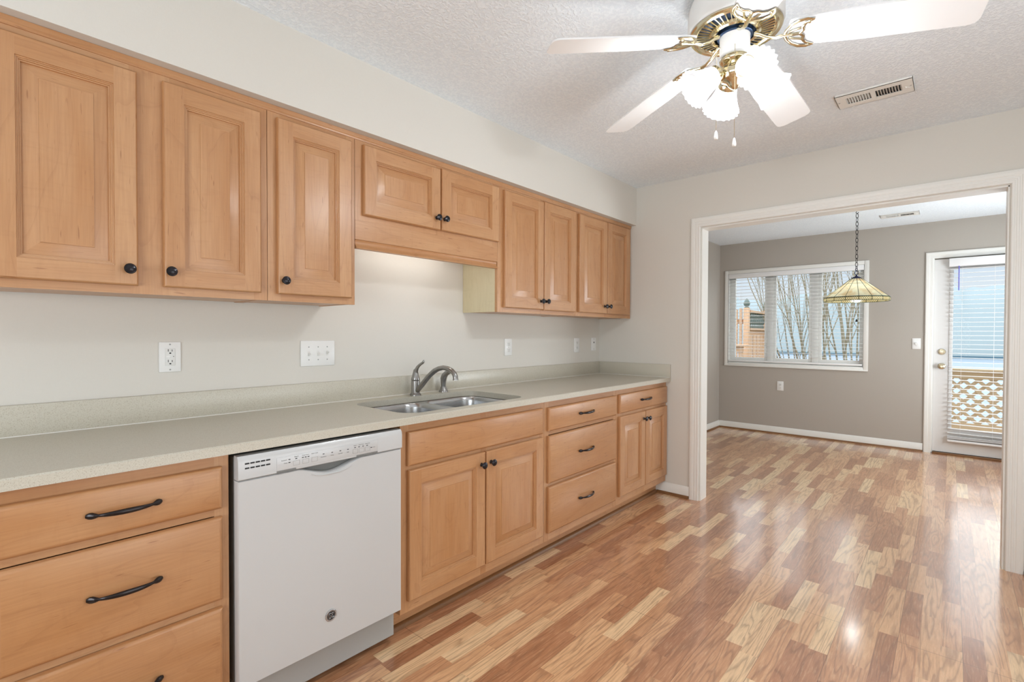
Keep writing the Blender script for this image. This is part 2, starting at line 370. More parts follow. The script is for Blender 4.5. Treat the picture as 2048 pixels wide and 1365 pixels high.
def tag(o, label=None, cat=None, group=None, kind=None):
    if label: o['label'] = label
    if cat: o['category'] = cat
    if group: o['group'] = group
    if kind: o['kind'] = kind
    return o
def thing(name, loc, label, cat, group=None):
    o = bpy.data.objects.new(name, None); o.empty_display_size = .1; COL.objects.link(o); o.location = loc
    return tag(o, label, cat, group)
def struct(mb, name, mat, **k): return tag(mb.build(name, mat, **k), kind='structure')
def copyparts(o, parent):
    c = o.copy(); COL.objects.link(c); c.parent = parent
    for ch in list(o.children): copyparts(ch, c)
    return c
def rrect(x0, x1, y0, y1, r, n=8):
    P = []
    for cx, cy, a in ((x1-r, y1-r, 0), (x0+r, y1-r, 90), (x0+r, y0+r, 180), (x1-r, y0+r, 270)):
        for i in range(n+1): t = R(a+90*i/n); P.append((cx+r*cos(t), cy+r*sin(t)))
    return P
def shift(L, z): return [(x, y, z) for x, y in L]

# ------------------------------------------------------------------ setting: room shell
ZC, ZD, XD, YD = 2.44, 2.45, 3.183, .07          # ceilings, dining far wall, dining left wall
XR, YR = -5.2, -3.6
struct(MB().box(XR-.1, XD+.14, YR-.1, YD+.12, -.08, 0), 'floor', 'floor')
struct(MB().box(XR-.1, .06, YR-.1, .12, ZC, ZC+.08), 'ceiling', 'ceiling')
struct(MB().box(.06, XD+.14, YR-.1, YD+.12, ZD, ZD+.08), 'ceiling_dining', 'ceiling')
struct(MB().box(XR, 0, 0, .12, 0, ZC), 'wall_back', 'wall')
struct(MB().box(XR, -.0005, -.344, -.0005, 2.138, ZC), 'wall_soffit', 'wall')
b = MB(); OY0, OY1, OZ = -.878, -2.503, 2.045
b.box(0, .12, OY0, .19, 0, ZC); b.box(0, .12, YR, OY1, 0, ZC); b.box(0, .12, OY1, OY0, OZ, ZC)
struct(b, 'wall_partition', 'wall')
struct(MB().box(.12, XD, YD, YD+.12, 0, ZD), 'wall_dining_left', 'taupe')
b = MB()   # dining far wall with window and door openings
WY0, WY1, WZ0, WZ1 = -.035, -1.54, .87, 2.055
DY0, DY1, DZ = -2.135, -3.06, 2.058
b.box(XD, XD+.13, WY0, YD+.12, 0, ZD); b.box(XD, XD+.13, WY1, WY0, 0, WZ0); b.box(XD, XD+.13, WY1, WY0, WZ1, ZD)
b.box(XD, XD+.13, DY0, WY1, 0, ZD); b.box(XD, XD+.13, DY1, DY0, DZ, ZD); b.box(XD, XD+.13, YR, DY1, 0, ZD)
struct(b, 'wall_dining_far', 'taupe')
def holed_y(y0, y1, x0, x1, holes, z1):  # wall along x with rectangular openings
    b = MB(); xs = x0
    for hx0, hx1, hz0, hz1 in holes:
        b.box(xs, hx0, y0, y1, 0, z1); b.box(hx0, hx1, y0, y1, 0, hz0) if hz0 > 0 else None; b.box(hx0, hx1, y0, y1, hz1, z1); xs = hx1
    b.box(xs, x1, y0, y1, 0, z1); return b
struct(MB().box(XR, XD, YR-.1, YR, 0, ZD), 'wall_right', 'wall')
struct(MB().box(XR-.1, XR, YR-.1, .12, 0, ZC), 'wall_rear', 'wall')

# opening casing (fluted) and white jamb liner
def casing(path_rects, name, x_wall, y0, y1, z1, wdt, prof, sgn=-1, zb=0.):
    """prof: list of (across 0..wdt from the inner edge, proud). path: up the y0 jamb, across the head, down the y1 jamb. y0>y1."""
    b = MB(); L = []
    for w_, d in prof:
        x = x_wall + sgn*d
        L.append([(x, y0+w_, zb), (x, y0+w_, z1+w_), (x, y1-w_, z1+w_), (x, y1-w_, zb)])
    b.loops(L, closed=False, smooth=False)
    for side in (0, 3): b.face([l[side] for l in L])
    return struct(b, name, 'trim', angle=20)
flut = [(0, 0), (0, .012), (.004, .015), (.012, .0155), (.0145, .014), (.020, .014), (.0225, .016), (.030, .0165), (.0325, .015), (.038, .015), (.0405, .017), (.050, .018), (.057, .018), (.061, .0165), (.066, .016), (.070, .013), (.070, 0)]
casing(None, 'trim_1', 0., OY0+.006, OY1-.006, OZ+.006, .07, flut)
b = MB(); b.box(.0005, .1205, OY0-.006, OY0, 0, OZ); b.box(.0005, .1205, OY1, OY1+.006, 0, OZ); b.box(.0005, .1205, OY1, OY0, OZ-.006, OZ)
struct(b, 'trim_2', 'trim')
casing(None, 'trim_3', .12, OY0+.006, OY1-.006, OZ+.006, .07, flut, sgn=1)
# baseboards with a brown shoe moulding
def baseboard(name, p0, p1, nrm, h=.088, t=.012, z0=.018):
    """wall run p0->p1 (xy), nrm points into the room"""
    p0, p1, n = Vector((*p0, 0)), Vector((*p1, 0)), Vector((*nrm, 0))
    prof = [(0, z0), (t, z0), (t, h-.012), (t*.55, h-.003), (t*.35, h), (0, h)]
    b = MB(); b.loops([[p0+n*d+Vector((0, 0, z)) for d, z in prof], [p1+n*d+Vector((0, 0, z)) for d, z in prof]], cap0=True, cap1=True, smooth=False)
    return struct(b, name, 'trim')
def shoe(name, p0, p1, nrm, s=.02, base=0.):
    p0, p1, n = Vector((*p0, 0)), Vector((*p1, 0)), Vector((*nrm, 0))
    prof = [(base, 0)] + [(base+s*cos(R(a)), s*1.1*sin(R(a))) for a in (0, 22, 45, 68, 90)]
    g = 'x' if abs((p1-p0).x) > abs((p1-p0).y) else 'y'
    b = MB(); b.loops([[p0+n*d+Vector((0, 0, z)) for d, z in prof], [p1+n*d+Vector((0, 0, z)) for d, z in prof]], cap0=True, cap1=True, smooth=False, grain=g)
    return struct(b, name, 'shoe')
baseboard('baseboard_kitchen', (0, -.535), (0, OY0+.077), (-1, 0))
baseboard('baseboard_kitchen_right', (0, OY1-.077), (0, YR), (-1, 0)); shoe('trim_12', (-.012, OY1-.077), (-.012, YR), (-1, 0), .018)
shoe('trim_4', (-.012, -.548), (-.012, OY0+.077), (-1, 0), .018)
baseboard('baseboard_dining_left', (.14, YD), (XD, YD), (0, -1)); shoe('trim_5', (.14, YD-.012), (XD-.012, YD-.012), (0, -1), .016)
baseboard('baseboard_dining_far', (XD, YD-.012), (XD, DY0+.072), (-1, 0)); shoe('trim_6', (XD-.012, YD-.028), (XD-.012, DY0+.072), (-1, 0), .016)
shoe('trim_7', (-2.505, -.535), (-.03, -.535), (0, -1), .02)
# ------------------------------------------------------------------ window_1
WX = 3.235
win = thing('window_1', (XD, -.79, WZ0), 'white three-pane window in the taupe dining wall behind the hanging lamp', 'window'); win['kind'] = 'structure'
b = MB()
for (y0, y1, z0, z1) in ((.0, -.042, .834, 2.096), (-1.533, -1.577, .834, 2.096), (-.042, -1.533, 2.052, 2.096), (-.042, -1.533, .834, .874)): b.box(XD-.014, XD, y0, y1, z0, z1, bev=.003)
b.box(XD-.022, XD, .0, -1.577, .834, .848, bev=.003)
b.build('window_casing', 'trim', win)
b = MB(); b.box(XD, XD+.13, WY0-.0005, WY0-.012, WZ0, WZ1); b.box(XD, XD+.13, WY1+.012, WY1+.0005, WZ0, WZ1); b.box(XD, XD+.13, WY1, WY0, WZ1-.012, WZ1-.0005); b.box(XD, XD+.13, WY1, WY0, WZ0+.0005, WZ0+.012)
b.build('window_jamb', 'trim', win)
for ya, yb in ((-.51, -.575), (-1.01, -1.072)):
    MB().box(WX, XD+.125, ya, yb, WZ0+.012, WZ1-.012, bev=.003).build('mullion', 'trim', win)
panes = [(-.115, -.475), (-.61, -.973), (-1.109, -1.485)]
for (ya, yb), (ea, eb) in zip(panes, ((-.047, -.51), (-.575, -1.01), (-1.072, -1.528))):
    s_ = MB(); z0, z1 = .95, 1.997
    s_.box(WX+.01, WX+.05, ea, ya, WZ0+.012, WZ1-.012, bev=.002); s_.box(WX+.01, WX+.05, yb, eb, WZ0+.012, WZ1-.012, bev=.002)
    s_.box(WX+.01, WX+.05, ya, yb, z1, WZ1-.012); s_.box(WX+.01, WX+.05, ya, yb, WZ0+.012, z0)
    so = s_.build('sash', 'trim', win)
    MB().box(WX+.028, WX+.032, yb-.003, ya+.003, z0-.003, z1+.003).build('pane', 'glass', so)

def blind(name, x0, x1, ya, yb, ztop, zbot, pitch, label, head, cords, sag=0.):
    t = thing(name, (x0, (ya+yb)/2, zbot), label, 'blind')
    b = MB(); z = ztop
    n = int((ztop-zbot-.03)/pitch)
    for i in range(n):
        z = ztop - pitch*(i+.5); xm = (x0+x1)/2
        sg = sag*(i/n)**2
        L = []
        for k in range(7):
            f = k/6; y = ya+(yb-ya)*f; dz = -sg*math.sin(pi*f)
            L.append([(x0, y, z+dz), (xm, y, z+.0018+dz), (x1, y, z+dz), (x1, y, z-.003+dz), (xm, y, z-.0012+dz), (x0, y, z-.003+dz)])
        b.loops(L, smooth=False, cap0=True, cap1=True)
    b.build('slats', 'white_blind', t, recalc=True)
    b = MB(); b.box(x0-.002, x1, yb, ya, zbot, zbot+.02, bev=.003); b.build('bottom_rail', 'white_blind', t)
    b = MB(); b.box(x0-.012, x1, yb-.006, ya+.006, ztop, ztop+head, bev=.004); b.build('headrail', 'white_blind', t)
    b = MB()
    for y in cords:
        for xx in (x0+.001, x1-.001): b.tube([(xx, y, ztop+.005), (xx, y, zbot+.01)], .0009, 5)
    b.build('ladder_cords', 'white_blind', t); return t
bl = blind('window_blind', XD-.004, XD+.044, -.052, -1.523, 1.992, .893, .0432, 'white horizontal slat blind hung across the three-pane dining window', .058, (-.2, -.56, -1.02, -1.4))
b = MB(); b.tube([(XD-.012, -1.462, 1.99), (XD-.012, -1.466, 1.43)], .0012, 5); b.build('pull_cord', 'white_blind', bl)
b = MB(); b.lathe([(.002, .03), (.008, .024), (.011, .008), (.010, 0)], (XD-.012, -1.466, 1.40)); b.build('cord_tassel', 'dark', bl)

# ------------------------------------------------------------------ door_1
dr = thing('door_1', (XD+.03, -2.6, 0), 'white glazed exterior door with a slat blind at the far side of the dining room', 'door'); dr['kind'] = 'structure'
GX0, GX1, GY0, GY1, GZ0, GZ1 = XD+.012, XD+.056, -2.292, -2.905, .275, 1.935
b = MB(); b.box(GX0, GX1, -2.142, GY0, .02, 2.047); b.box(GX0, GX1, GY1, -3.052, .02, 2.047); b.box(GX0, GX1, GY0, GY1, GZ1, 2.047); b.box(GX0, GX1, GY0, GY1, .02, GZ0)
b.build('door_slab', 'door_white', dr)
b = MB(); L = []
for i, d in ((0, 0), (0, .009), (.008, .012), (.022, .012), (.028, .004), (.028, 0)): L.append([(GX0-d, GY0+.026-i, GZ0-.026+i), (GX0-d, GY1-.026+i, GZ0-.026+i), (GX0-d, GY1-.026+i, GZ1+.026-i), (GX0-d, GY0+.026-i, GZ1+.026-i)])
b.loops(L, smooth=False); b.build('lite_frame', 'door_white', dr)
MB().box(GX0+.02, GX0+.026, GY1-.004, GY0+.004, GZ0-.004, GZ1+.004).build('door_glass', 'glass', dr)
def door_knob(name, z, mat, prof):
    b = MB(); b.lathe(prof, (GX0, -2.209, z), (-1, 0, 0), 28); return b.build(name, mat, dr)
door_knob('door_knob', .923, 'brass_satin', [(.033, 0), (.033, .004), (.024, .010), (.012, .014), (.011, .032), (.018, .038), (.027, .046), (.029, .056), (.026, .064), (.012, .068), (.010, .066)])['label'] = 'satin brass door knob'
db = door_knob('deadbolt', 1.075, 'brass_satin', [(.032, 0), (.032, .008), (.027, .016), (.016, .018)])
b = MB(); b.box(GX0-.032, GX0-.016, -2.2115, -2.2065, 1.061, 1.089, bev=.001); b.build('thumb_turn', 'brass_satin', db)
dcas = [(0, 0), (0, .010), (.006, .013), (.03, .013), (.034, .016), (.058, .018), (.066, .014), (.066, 0)]
casing(None, 'trim_8', XD, DY0, DY1, DZ, .066, dcas)
b = MB(); b.box(XD+.0005, XD+.125, DY0-.006, DY0-.0005, 0, DZ); b.box(XD+.0005, XD+.125, DY1+.0005, DY1+.006, 0, DZ); b.box(XD+.058, XD+.125, DY1, DY0, DZ-.008, DZ-.0005)
struct(b, 'trim_9', 'trim')
b = MB(); b.box(XD-.03, XD+.12, DY1+.007, DY0-.007, 0, .016, 'y', .003); struct(b, 'trim_10', 'shoe')
b = MB(); b.box(GX0-.003, GX1, -2.15, -3.045, .0165, .0215); struct(b, 'trim_11', 'dark')
bl = blind('door_blind', XD-.052, XD-.004, -2.262, -2.93, 1.957, .145, .0458, 'white horizontal slat blind mounted on the glazed exterior door', .085, (-2.36, -2.6, -2.84), sag=.006)
b = MB(); b.tube([(XD-.064, -2.333, 1.96), (XD-.064, -2.333, 1.71)], .0042, 8); o = b.build('tilt_wand', 'tape', bl); o['label'] = 'violet tilt wand'
b = MB()
for z in (.178, .184, .19, .198): b.box(XD-.054, XD-.004, -2.262, -2.93, z, z+.003)
b.build('stacked_slats', 'white_blind', bl)

# ------------------------------------------------------------------ cabinet making
def knob(x, y, z, parent, mat='bronze'):
    b = MB(); b.lathe([(.0095, 0), (.0085, .003), (.0055, .008), (.0055, .014), (.010, .017), (.0155, .020), (.0165, .0235), (.0145, .0265), (.0125, .027), (.0115, .0285), (.006, .0305), (.0005, .031)], (x, y, z), (0, -1, 0), 24)
    return b.build('knob', mat, parent)
def pull(x, y, z, L, parent):
    b = MB(); pts = []; rad = []
    N = 28
    for i in range(N+1):
        t = -1+2*i/N; a = abs(t)
        h = .026*(1-a**2.6)+.004
        if a > .82: h = .004+.0085*(1-a)/.18*1.0+.0005
        pts.append((x+t*L/2, y-h, z))
        if a > .74: f = (a-.74)/.26; r = .0035+.0055*math.sin(pi*min(1, f*.93))**.8
        else: r = .0036+.0036*(1-(a/.74)**2)
        rad.append(max(r, .0012))
    b.tube(pts, rad, 10, flat=.75, upv=(0, -1, 0)); return b.build('handle', 'bronze_pull', parent)
S = .06
def panel_door(parent, x0, x1, z0, z1, yf, kn=None, kz=None, st=S, t=.02):
    b = MB(); e = .005
    b.off(); b.face([(x0+e, yf, z0+e), (x0+st, yf, z0+e), (x0+st, yf, z1-e), (x0+e, yf, z1-e)], 'z')
    b.off(); b.face([(x1-st, yf, z0+e), (x1-e, yf, z0+e), (x1-e, yf, z1-e), (x1-st, yf, z1-e)], 'z')
    b.off(); b.face([(x0+st, yf, z0+e), (x1-st, yf, z0+e), (x1-st, yf, z0+st), (x0+st, yf, z0+st)], 'x')
    b.off(); b.face([(x0+st, yf, z1-st), (x1-st, yf, z1-st), (x1-st, yf, z1-e), (x0+st, yf, z1-e)], 'x')
    b.off(); b.rings((x0, x1, z0, z1), [(0, t), (0, .005), (.0015, .002), (e, 0)], yf)
    b.off(); b.rings((x0, x1, z0, z1), [(st, 0), (st+.0010, .0035), (st+.0038, .0032), (st+.0046, .0068), (st+.0076, .0066), (st+.0086, .0105), (st+.012, .0105), (st+.0125, .0165)], yf)
    b.face([(x0, yf+t, z0), (x0, yf+t, z1), (x1, yf+t, z1), (x1, yf+t, z0)], 'z')
    d = b.build('door', 'maple', parent, recalc=False, weld=False)
    b = MB(); i0 = st+.0115
    b.rings((x0, x1, z0, z1), [(i0, .0165), (i0+.004, .0155), (i0+.037, .0050), (i0+.0375, .003), (i0+.040, .003)], yf, last='z')
    b.build('raised_panel', 'maple', d, recalc=False)
    if kn is not None: knob(kn, yf, kz, d)
    return d
def drawer_front(parent, x0, x1, z0, z1, yf, px=None, pz=None, L=.162, t=.02, name='drawer'):
    b = MB(); b.off()
    b.rings((x0, x1, z0, z1), [(0, t), (0, .007), (.002, .004), (.009, .0005), (.0105, 0)], yf, last='x')
    b.face([(x0, yf+t, z0), (x0, yf+t, z1), (x1, yf+t, z1), (x1, yf+t, z0)], 'x')
    d = b.build(name, 'maple', parent, recalc=False)
    if px is not None: pull(px, yf, pz, L, d)
    return d
FB, FU = -.61, -.295      # face frame planes
DB, DU = -.631, -.316     # door front planes
def base_cabinet(x0, x1, label, stiles, rails, right_end=False):
    t = thing('base_cabinet', ((x0+x1)/2, -.3, 0), label, 'cabinet')
    b = MB(); b.box(x0, x0+.016, FB+.02, -.022, .10, .876, 'z'); b.box(x1-.016, x1, FB+.02, -.022, .10, .876, 'z'); b.box(x0+.016, x1-.016, FB+.02, -.022, .10, .116); b.box(x0+.016, x1-.016, -.036, -.022, .116, .876)
    b.build('body', 'maple', t)
    b = MB(); zt, zb = .882, .10
    for a, c in stiles: b.box(a, c, FB, FB+.02, zb, zt, 'z')
    for a, c, z0, z1 in rails: b.box(a, c, FB+.0004, FB+.0198, z0, z1, 'x')
    b.build('face_frame', 'maple', t)
    b = MB(); b.box(x0, x1, -.535, -.52, 0, .10, 'x'); b.build('toe_kick', 'maple', t)
    return t
c = base_cabinet(-3.70, -3.150, 'maple base cabinet with three wide drawers to the left of the dishwasher', [(-3.70, -3.655), (-3.19, -3.150)], [(-3.655, -3.19, .835, .882), (-3.655, -3.19, .695, .72), (-3.655, -3.19, .415, .442), (-3.655, -3.19, .10, .165)])
for z0, z1, pz in ((.719, .846, .783), (.440, .693, .567), (.157, .415, .287)): drawer_front(c, -3.655, -3.172, z0, z1, DB, -3.411, pz)
c = base_cabinet(-2.512, -1.561, 'maple sink base cabinet with a blank drawer front above two panelled doors', [(-2.512, -2.47), (-1.60, -1.561), (-2.05, -2.015)], [(-2.47, -1.60, .835, .882), (-2.47, -1.60, .68, .715), (-2.47, -1.60, .10, .16)])
drawer_front(c, -2.482, -1.589, .708, .848, DB, name='false_drawer_front')
panel_door(c, -2.479, -2.0365, .148, .690, DB, -2.064, .634); panel_door(c, -2.0285, -1.589, .148, .690, DB, -2.0, .636)
c = base_cabinet(-1.559, -.779, 'maple base cabinet with three drawers right of the sink cabinet', [(-1.559, -1.52), (-.815, -.779)], [(-1.52, -.815, .835, .882), (-1.52, -.815, .69, .715), (-1.52, -.815, .40, .425), (-1.52, -.815, .10, .16)])
for z0, z1, pz in ((.714, .845, .781), (.423, .687, .557), (.146, .403, .276)): drawer_front(c, -1.536, -.803, z0, z1, DB, -1.171, pz)
c = base_cabinet(-.777, -.004, 'maple base cabinet with one drawer over two narrow doors at the partition wall', [(-.777, -.738), (-.04, -.004), (-.40, -.365)], [(-.738, -.04, .835, .882), (-.738, -.04, .69, .725), (-.738, -.04, .10, .165)])
drawer_front(c, -.754, -.020, .718, .846, DB, -.39, .786)
panel_door(c, -.753, -.3875, .155, .697, DB, -.415, .644); panel_door(c, -.3815, -.022, .155, .697, DB, -.357, .643)

def wall_cabinet(x0, x1, z0, label, stiles, rails, z1=2.112, left_raw=False, bottom=True):
    t = thing('wall_cabinet', ((x0+x1)/2, -.15, z0), label, 'cabinet')
    b = MB(); y0 = FU+.02
    if not left_raw: b.box(x0, x0+.016, y0, -.002, z0+.002, z1, 'z')
    b.box(x1-.016, x1, y0, -.002, z0+.002, z1, 'z')
    b.box(x0+.0161, x1-.0161, -.012, -.002, z0+.012, z1, 'z'); b.box(x0+.0161, x1-.0161, y0, -.0125, z1-.016, z1, 'x')
    b.box(x0+.0161, x1-.0161, y0, -.0125, z0+.004, z0+.018, 'x')
    b.build('body', 'maple', t)
    if left_raw:
        b = MB(); b.box(x0, x0+.016, y0, -.002, z0+.002, z1, 'z'); o = b.build('side_panel', 'maple_raw', t); o['label'] = 'pale unstained side panel'
    b = MB()
    for a, c in stiles: b.box(a, c, FU, y0, z0, z1, 'z')
    for a, c, q0, q1 in rails: b.box(a, c, FU+.0004, y0-.0002, q0, q1, 'x')
    b.build('face_frame', 'maple', t)
    return t
ZU = 1.379
def rl(a, c): return [(a, c, ZU, 1.425), (a, c, 2.07, 2.112)]
c = wall_cabinet(-3.70, -2.902, ZU, 'maple wall cabinet with two tall doors hung above the outlet nearest the camera', [(-3.70, -3.63), (-3.33, -3.22), (-2.95, -2.902)], rl(-3.63, -3.33)+rl(-3.22, -2.95))
panel_door(c, -3.651, -3.312, 1.404, 2.09, DU, -3.338, 1.455); panel_door(c, -3.242, -2.93, 1.406, 2.09, DU, -3.226, 1.457)
c = wall_cabinet(-2.900, -2.526, ZU, 'maple wall cabinet with one tall door above the triple light switch', [(-2.900, -2.85), (-2.565, -2.526)], rl(-2.85, -2.565))
panel_door(c, -2.868, -2.549, 1.406, 2.092, DU, -2.846, 1.458)
c = wall_cabinet(-2.524, -1.604, 1.757, 'short maple wall cabinet with two doors and a valance above the sink', [(-2.524, -2.47), (-1.64, -1.604), (-2.06, -2.025)], [(-2.47, -1.64, 1.757, 1.80), (-2.47, -1.64, 2.07, 2.112)])
panel_door(c, -2.488, -2.0455, 1.782, 2.095, DU, -2.074, 1.84); panel_door(c, -2.0385, -1.607, 1.784, 2.10, DU, -2.022, 1.841)
b = MB(); b.box(-2.524, -1.604, FU-.001, FU+.018, 1.671, 1.7565, 'x'); v = b.build('valance', 'maple', c)
b = MB(); pr = [(FU-.001, 1.670), (FU+.003, 1.664), (FU+.004, 1.655), (FU+.0, 1.645), (FU-.008, 1.637), (FU-.010, 1.630), (FU+.016, 1.630), (FU+.018, 1.670)]
b.prism(pr, 'x', -2.522, -1.606, 'x'); b.build('valance_moulding', 'maple', v)
c = wall_cabinet(-1.602, -.801, ZU, 'maple wall cabinet with two tall doors and a pale bare side right of the sink', [(-1.602, -1.53), (-.845, -.801), (-1.20, -1.165)], rl(-1.53, -.845), left_raw=True)
panel_door(c, -1.556, -1.186, 1.407, 2.098, DU, -1.216, 1.46); panel_door(c, -1.179, -.823, 1.404, 2.105, DU, -1.161, 1.461)
c = wall_cabinet(-.799, -.004, ZU, 'maple wall cabinet with two tall doors in the corner by the partition wall', [(-.799, -.75), (-.055, -.004), (-.41, -.375)], rl(-.75, -.055))
panel_door(c, -.775, -.3975, 1.406, 2.10, DU, -.438, 1.461); panel_door(c, -.391, -.045, 1.406, 2.104, DU, -.378, 1.462)
b = MB(); pr = [(FU, 2.112), (FU-.003, 2.1125), (FU-.004, 2.118), (FU-.007, 2.122), (FU-.008, 2.137), (-.02, 2.137), (-.02, 2.1125)]
b.prism(pr, 'x', -3.70, -.004, 'x'); tag(b.build('crown_strip', 'maple', angle=25, origin=(-1.85, -.3, 2.112)), 'long maple crown strip between the wall cabinets and the soffit', 'molding')

# under-cabinet light behind the valance
t = thing('undercabinet_light', (-2.06, -.16, 1.757), 'slim white light fixture hidden behind the wooden valance over the sink', 'light')
b = MB(); b.box(-2.38, -1.74, -.20, -.12, 1.73, 1.7565, bev=.004); b.build('housing', 'plastic', t)
b = MB(); b.tube([(-2.35, -.16, 1.722), (-1.77, -.16, 1.722)], .008, 10); b.build('lamp_tube', mk_emit('warm_tube', (1, 1, .96, 1), 14), t)

# ------------------------------------------------------------------ countertop, sink, faucet
SX0, SX1, SY0, SY1 = -2.452, -1.668, -.582, -.128
ct = thing('countertop', (-1.85, -.32, .884), 'long greige quartz countertop with a sink cutout over the base cabinets', 'countertop')
b = MB(); Z1, Z0 = .914, .884
outer = [(-3.72, -.6), (-3.72, -.642), (-3.715, -.648), (-.001, -.648), (-.001, -.001), (-3.72, -.001)]
hole = rrect(SX0, SX1, SY0, SY1, .085, 10)
e = .004
b.fill([[(-3.72+e, -.648+e), (-.001, -.648+e), (-.001, -.001), (-3.72+e, -.001)], hole], Z1)
b.fill([[(-3.72, -.648), (-.001, -.648), (-.001, -.001), (-3.72, -.001)], hole], Z0, False)
b.loops([shift([(-3.72+e, -.648+e), (-.001, -.648+e), (-.001, -.001), (-3.72+e, -.001)], Z1), shift([(-3.72, -.648), (-.001, -.648), (-.001, -.001), (-3.72, -.001)], Z1-e), shift([(-3.72, -.648), (-.001, -.648), (-.001, -.001), (-3.72, -.001)], Z0)], smooth=False)
b.loops([shift(hole, Z1), shift(hole, Z0)], smooth=True)
b.build('slab', 'quartz', ct)
MB().box(-3.72, -.0195, -.019, -.001, .9142, 1.016, bev=.002).build('backsplash', 'quartz', ct)
MB().box(-.019, -.001, -.648, -.001, .9142, 1.016, bev=.002).build('side_splash', 'quartz', ct)
b = MB(); b.tube([(-3.72, -.0195, .9145), (-.02, -.0195, .9145), (-.02, -.646, .9145)], .0022, 6); b.build('caulk_bead', 'trim', ct)

sk = thing('sink', (-2.06, -.355, .70), 'double bowl stainless steel sink set under the quartz countertop', 'sink')
bowls = [(-2.440, -2.073, SY0+.008, SY1-.008), (-2.043, -1.680, SY0+.008, SY1-.008)]
b = MB(); b.fill([rrect(SX0-.015, SX1+.015, SY0-.014, SY1+.015, .09, 10)]+[rrect(*q, .075, 10) for q in bowls], .8825); b.build('rim', 'steel', sk)
for q in bowls:
    b = MB(); L = []
    for ins, z, r in ((0, .8825, .075), (.004, .879, .073), (.008, .86, .07), (.012, .76, .066), (.018, .725, .062), (.035, .706, .055), (.06, .701, .05), (.13, .698, .04)):
        L.append(shift(rrect(q[0]+ins, q[1]-ins, q[2]+ins, q[3]-ins, r, 10), z))
    b.loops(L, cap1=True); bo = b.build('bowl', 'steel', sk, angle=60, recalc=False)
    b = MB(); cx = (q[0]+q[1])/2; b.lathe([(.044, .0), (.043, .003), (.034, .002), (.032, -.001), (.006, -.001)], (cx, -.34, .6985)); b.build('drain', 'nickel', bo)

FX, FY = -2.033, -.088
fa = thing('faucet', (FX, FY, .914), 'brushed nickel single lever faucet with arched spout behind the sink', 'faucet')
b = MB(); b.lathe([(.030, 0), (.030, .006), (.026, .011), (.0235, .016), (.0235, .075), (.0225, .078), (.0225, .08), (.024, .083), (.0235, .092), (.018, .112), (.013, .13), (.010, .142)], (FX, FY, .914), seg=28, cap1=True); b.build('body', 'nickel', fa)
b = MB(); P = [(-.088, 1.035), (-.094, 1.052), (-.106, 1.068), (-.122, 1.080), (-.138, 1.089), (-.152, 1.095), (-.160, 1.104), (-.159, 1.110)]
b.tube([(FX, y, z) for y, z in P], [.0165, .0125, .0095, .008, .007, .0072, .0062, .004], 10, flat=.8, upv=(1, 0, 0)); b.build('lever', 'nickel', fa)
b = MB(); P = [(-.095, .935), (-.115, .950), (-.145, .975), (-.180, 1.006), (-.215, 1.034), (-.25, 1.056), (-.285, 1.070), (-.32, 1.076), (-.355, 1.073), (-.385, 1.063), (-.404, 1.049), (-.412, 1.035), (-.413, 1.022)]
b.tube([(FX, y, z) for y, z in P], [.0145]*3+[.0135]*3+[.0125]*3+[.0125, .013, .0135, .0135], 14, upv=(1, 0, 0)); sp_ = b.build('spout', 'nickel', fa)
b = MB(); b.lathe([(.0145, 0), (.0145, .006), (.013, .009)], (FX, -.413, 1.017)); b.build('aerator', 'nickel', sp_)
sy_ = thing('side_sprayer', (-1.822, -.075, .914), 'brushed nickel side sprayer standing right of the faucet', 'sprayer')
b = MB(); b.lathe([(.0265, 0), (.0265, .004), (.021, .014), (.0175, .026), (.0165, .03)], (-1.822, -.075, .914)); b.build('base', 'nickel', sy_)
b = MB(); P = [(-.075, .935), (-.075, .955), (-.075, .975), (-.076, .992), (-.083, 1.008), (-.098, 1.021), (-.115, 1.030), (-.13, 1.036)]
b.tube([(-1.822, y, z) for y, z in P], [.0135, .0145, .0165, .0185, .018, .0155, .0145, .0135], 14, upv=(1, 0, 0)); b.build('spray_head', 'nickel', sy_)

# ------------------------------------------------------------------ dishwasher
X0, X1 = -3.137, -2.532
dw = thing('dishwasher', ((X0+X1)/2, -.4, 0), 'white built-in dishwasher under the countertop between the maple base cabinets', 'dishwasher')
MB().box(X0+.006, X1-.004, -.60, -.03, .03, .862).build('tub', 'appliance_grey', dw)
b = MB(); fr = -.648
top = []; NX = 40
xs = [X0 + (X1-X0)*i/NX for i in range(NX+1)]
def notch(x):
    c, hw = -2.828, .125; a = abs(x-c)/hw
    if a >= 1: return 0.
    return .030*(1-(3*a*a-2*a*a*a))**.8
xs = sorted(set(xs + [-2.828+.125*i/14 for i in range(-14, 15)]))
zt, zb = .7945, .146
fp = [(x, zt-notch(x)) for x in xs]
poly = [(X0, zb), (X1, zb)] + fp[::-1]
b.bm.verts.index_update()
L0 = [(x, fr+.03, z) for x, z in poly]
L1 = [(x, fr+.004, z) for x, z in poly]
ctr = Vector((-2.8345, 0, .5))
L2 = [(x+(-.003 if x > -2.55 else .003 if x < -3.12 else 0), fr, z+(.003 if z < .3 else -.003)) for x, z in poly]
b.loops([L0, L1, L2], smooth=True, cap1=False, cap0=True)
vs = [b.bm.verts.new(p) for p in L2]; fc = b.bm.faces.new(vs); bmesh.ops.triangulate(b.bm, faces=[fc])
dd = b.build('door_panel', 'appliance', dw, angle=40)
b = MB(); b.box(-2.96, -2.70, fr+.032, fr+.036, .755, .80); b.build('handle_pocket', 'grey', dd)
b = MB()   # glossy lip below the handle pocket
P = [(-2.828+.075*t, fr-.001, zt-.0345-.002+.012*abs(t)**3) for t in [i/10 for i in range(-10, 11)]]
b.tube(P, [.0012+.0016*(1-abs(i/10)) for i in range(-10, 11)], 8); b.build('handle_lip', 'appliance', dd)
b = MB(); L = []
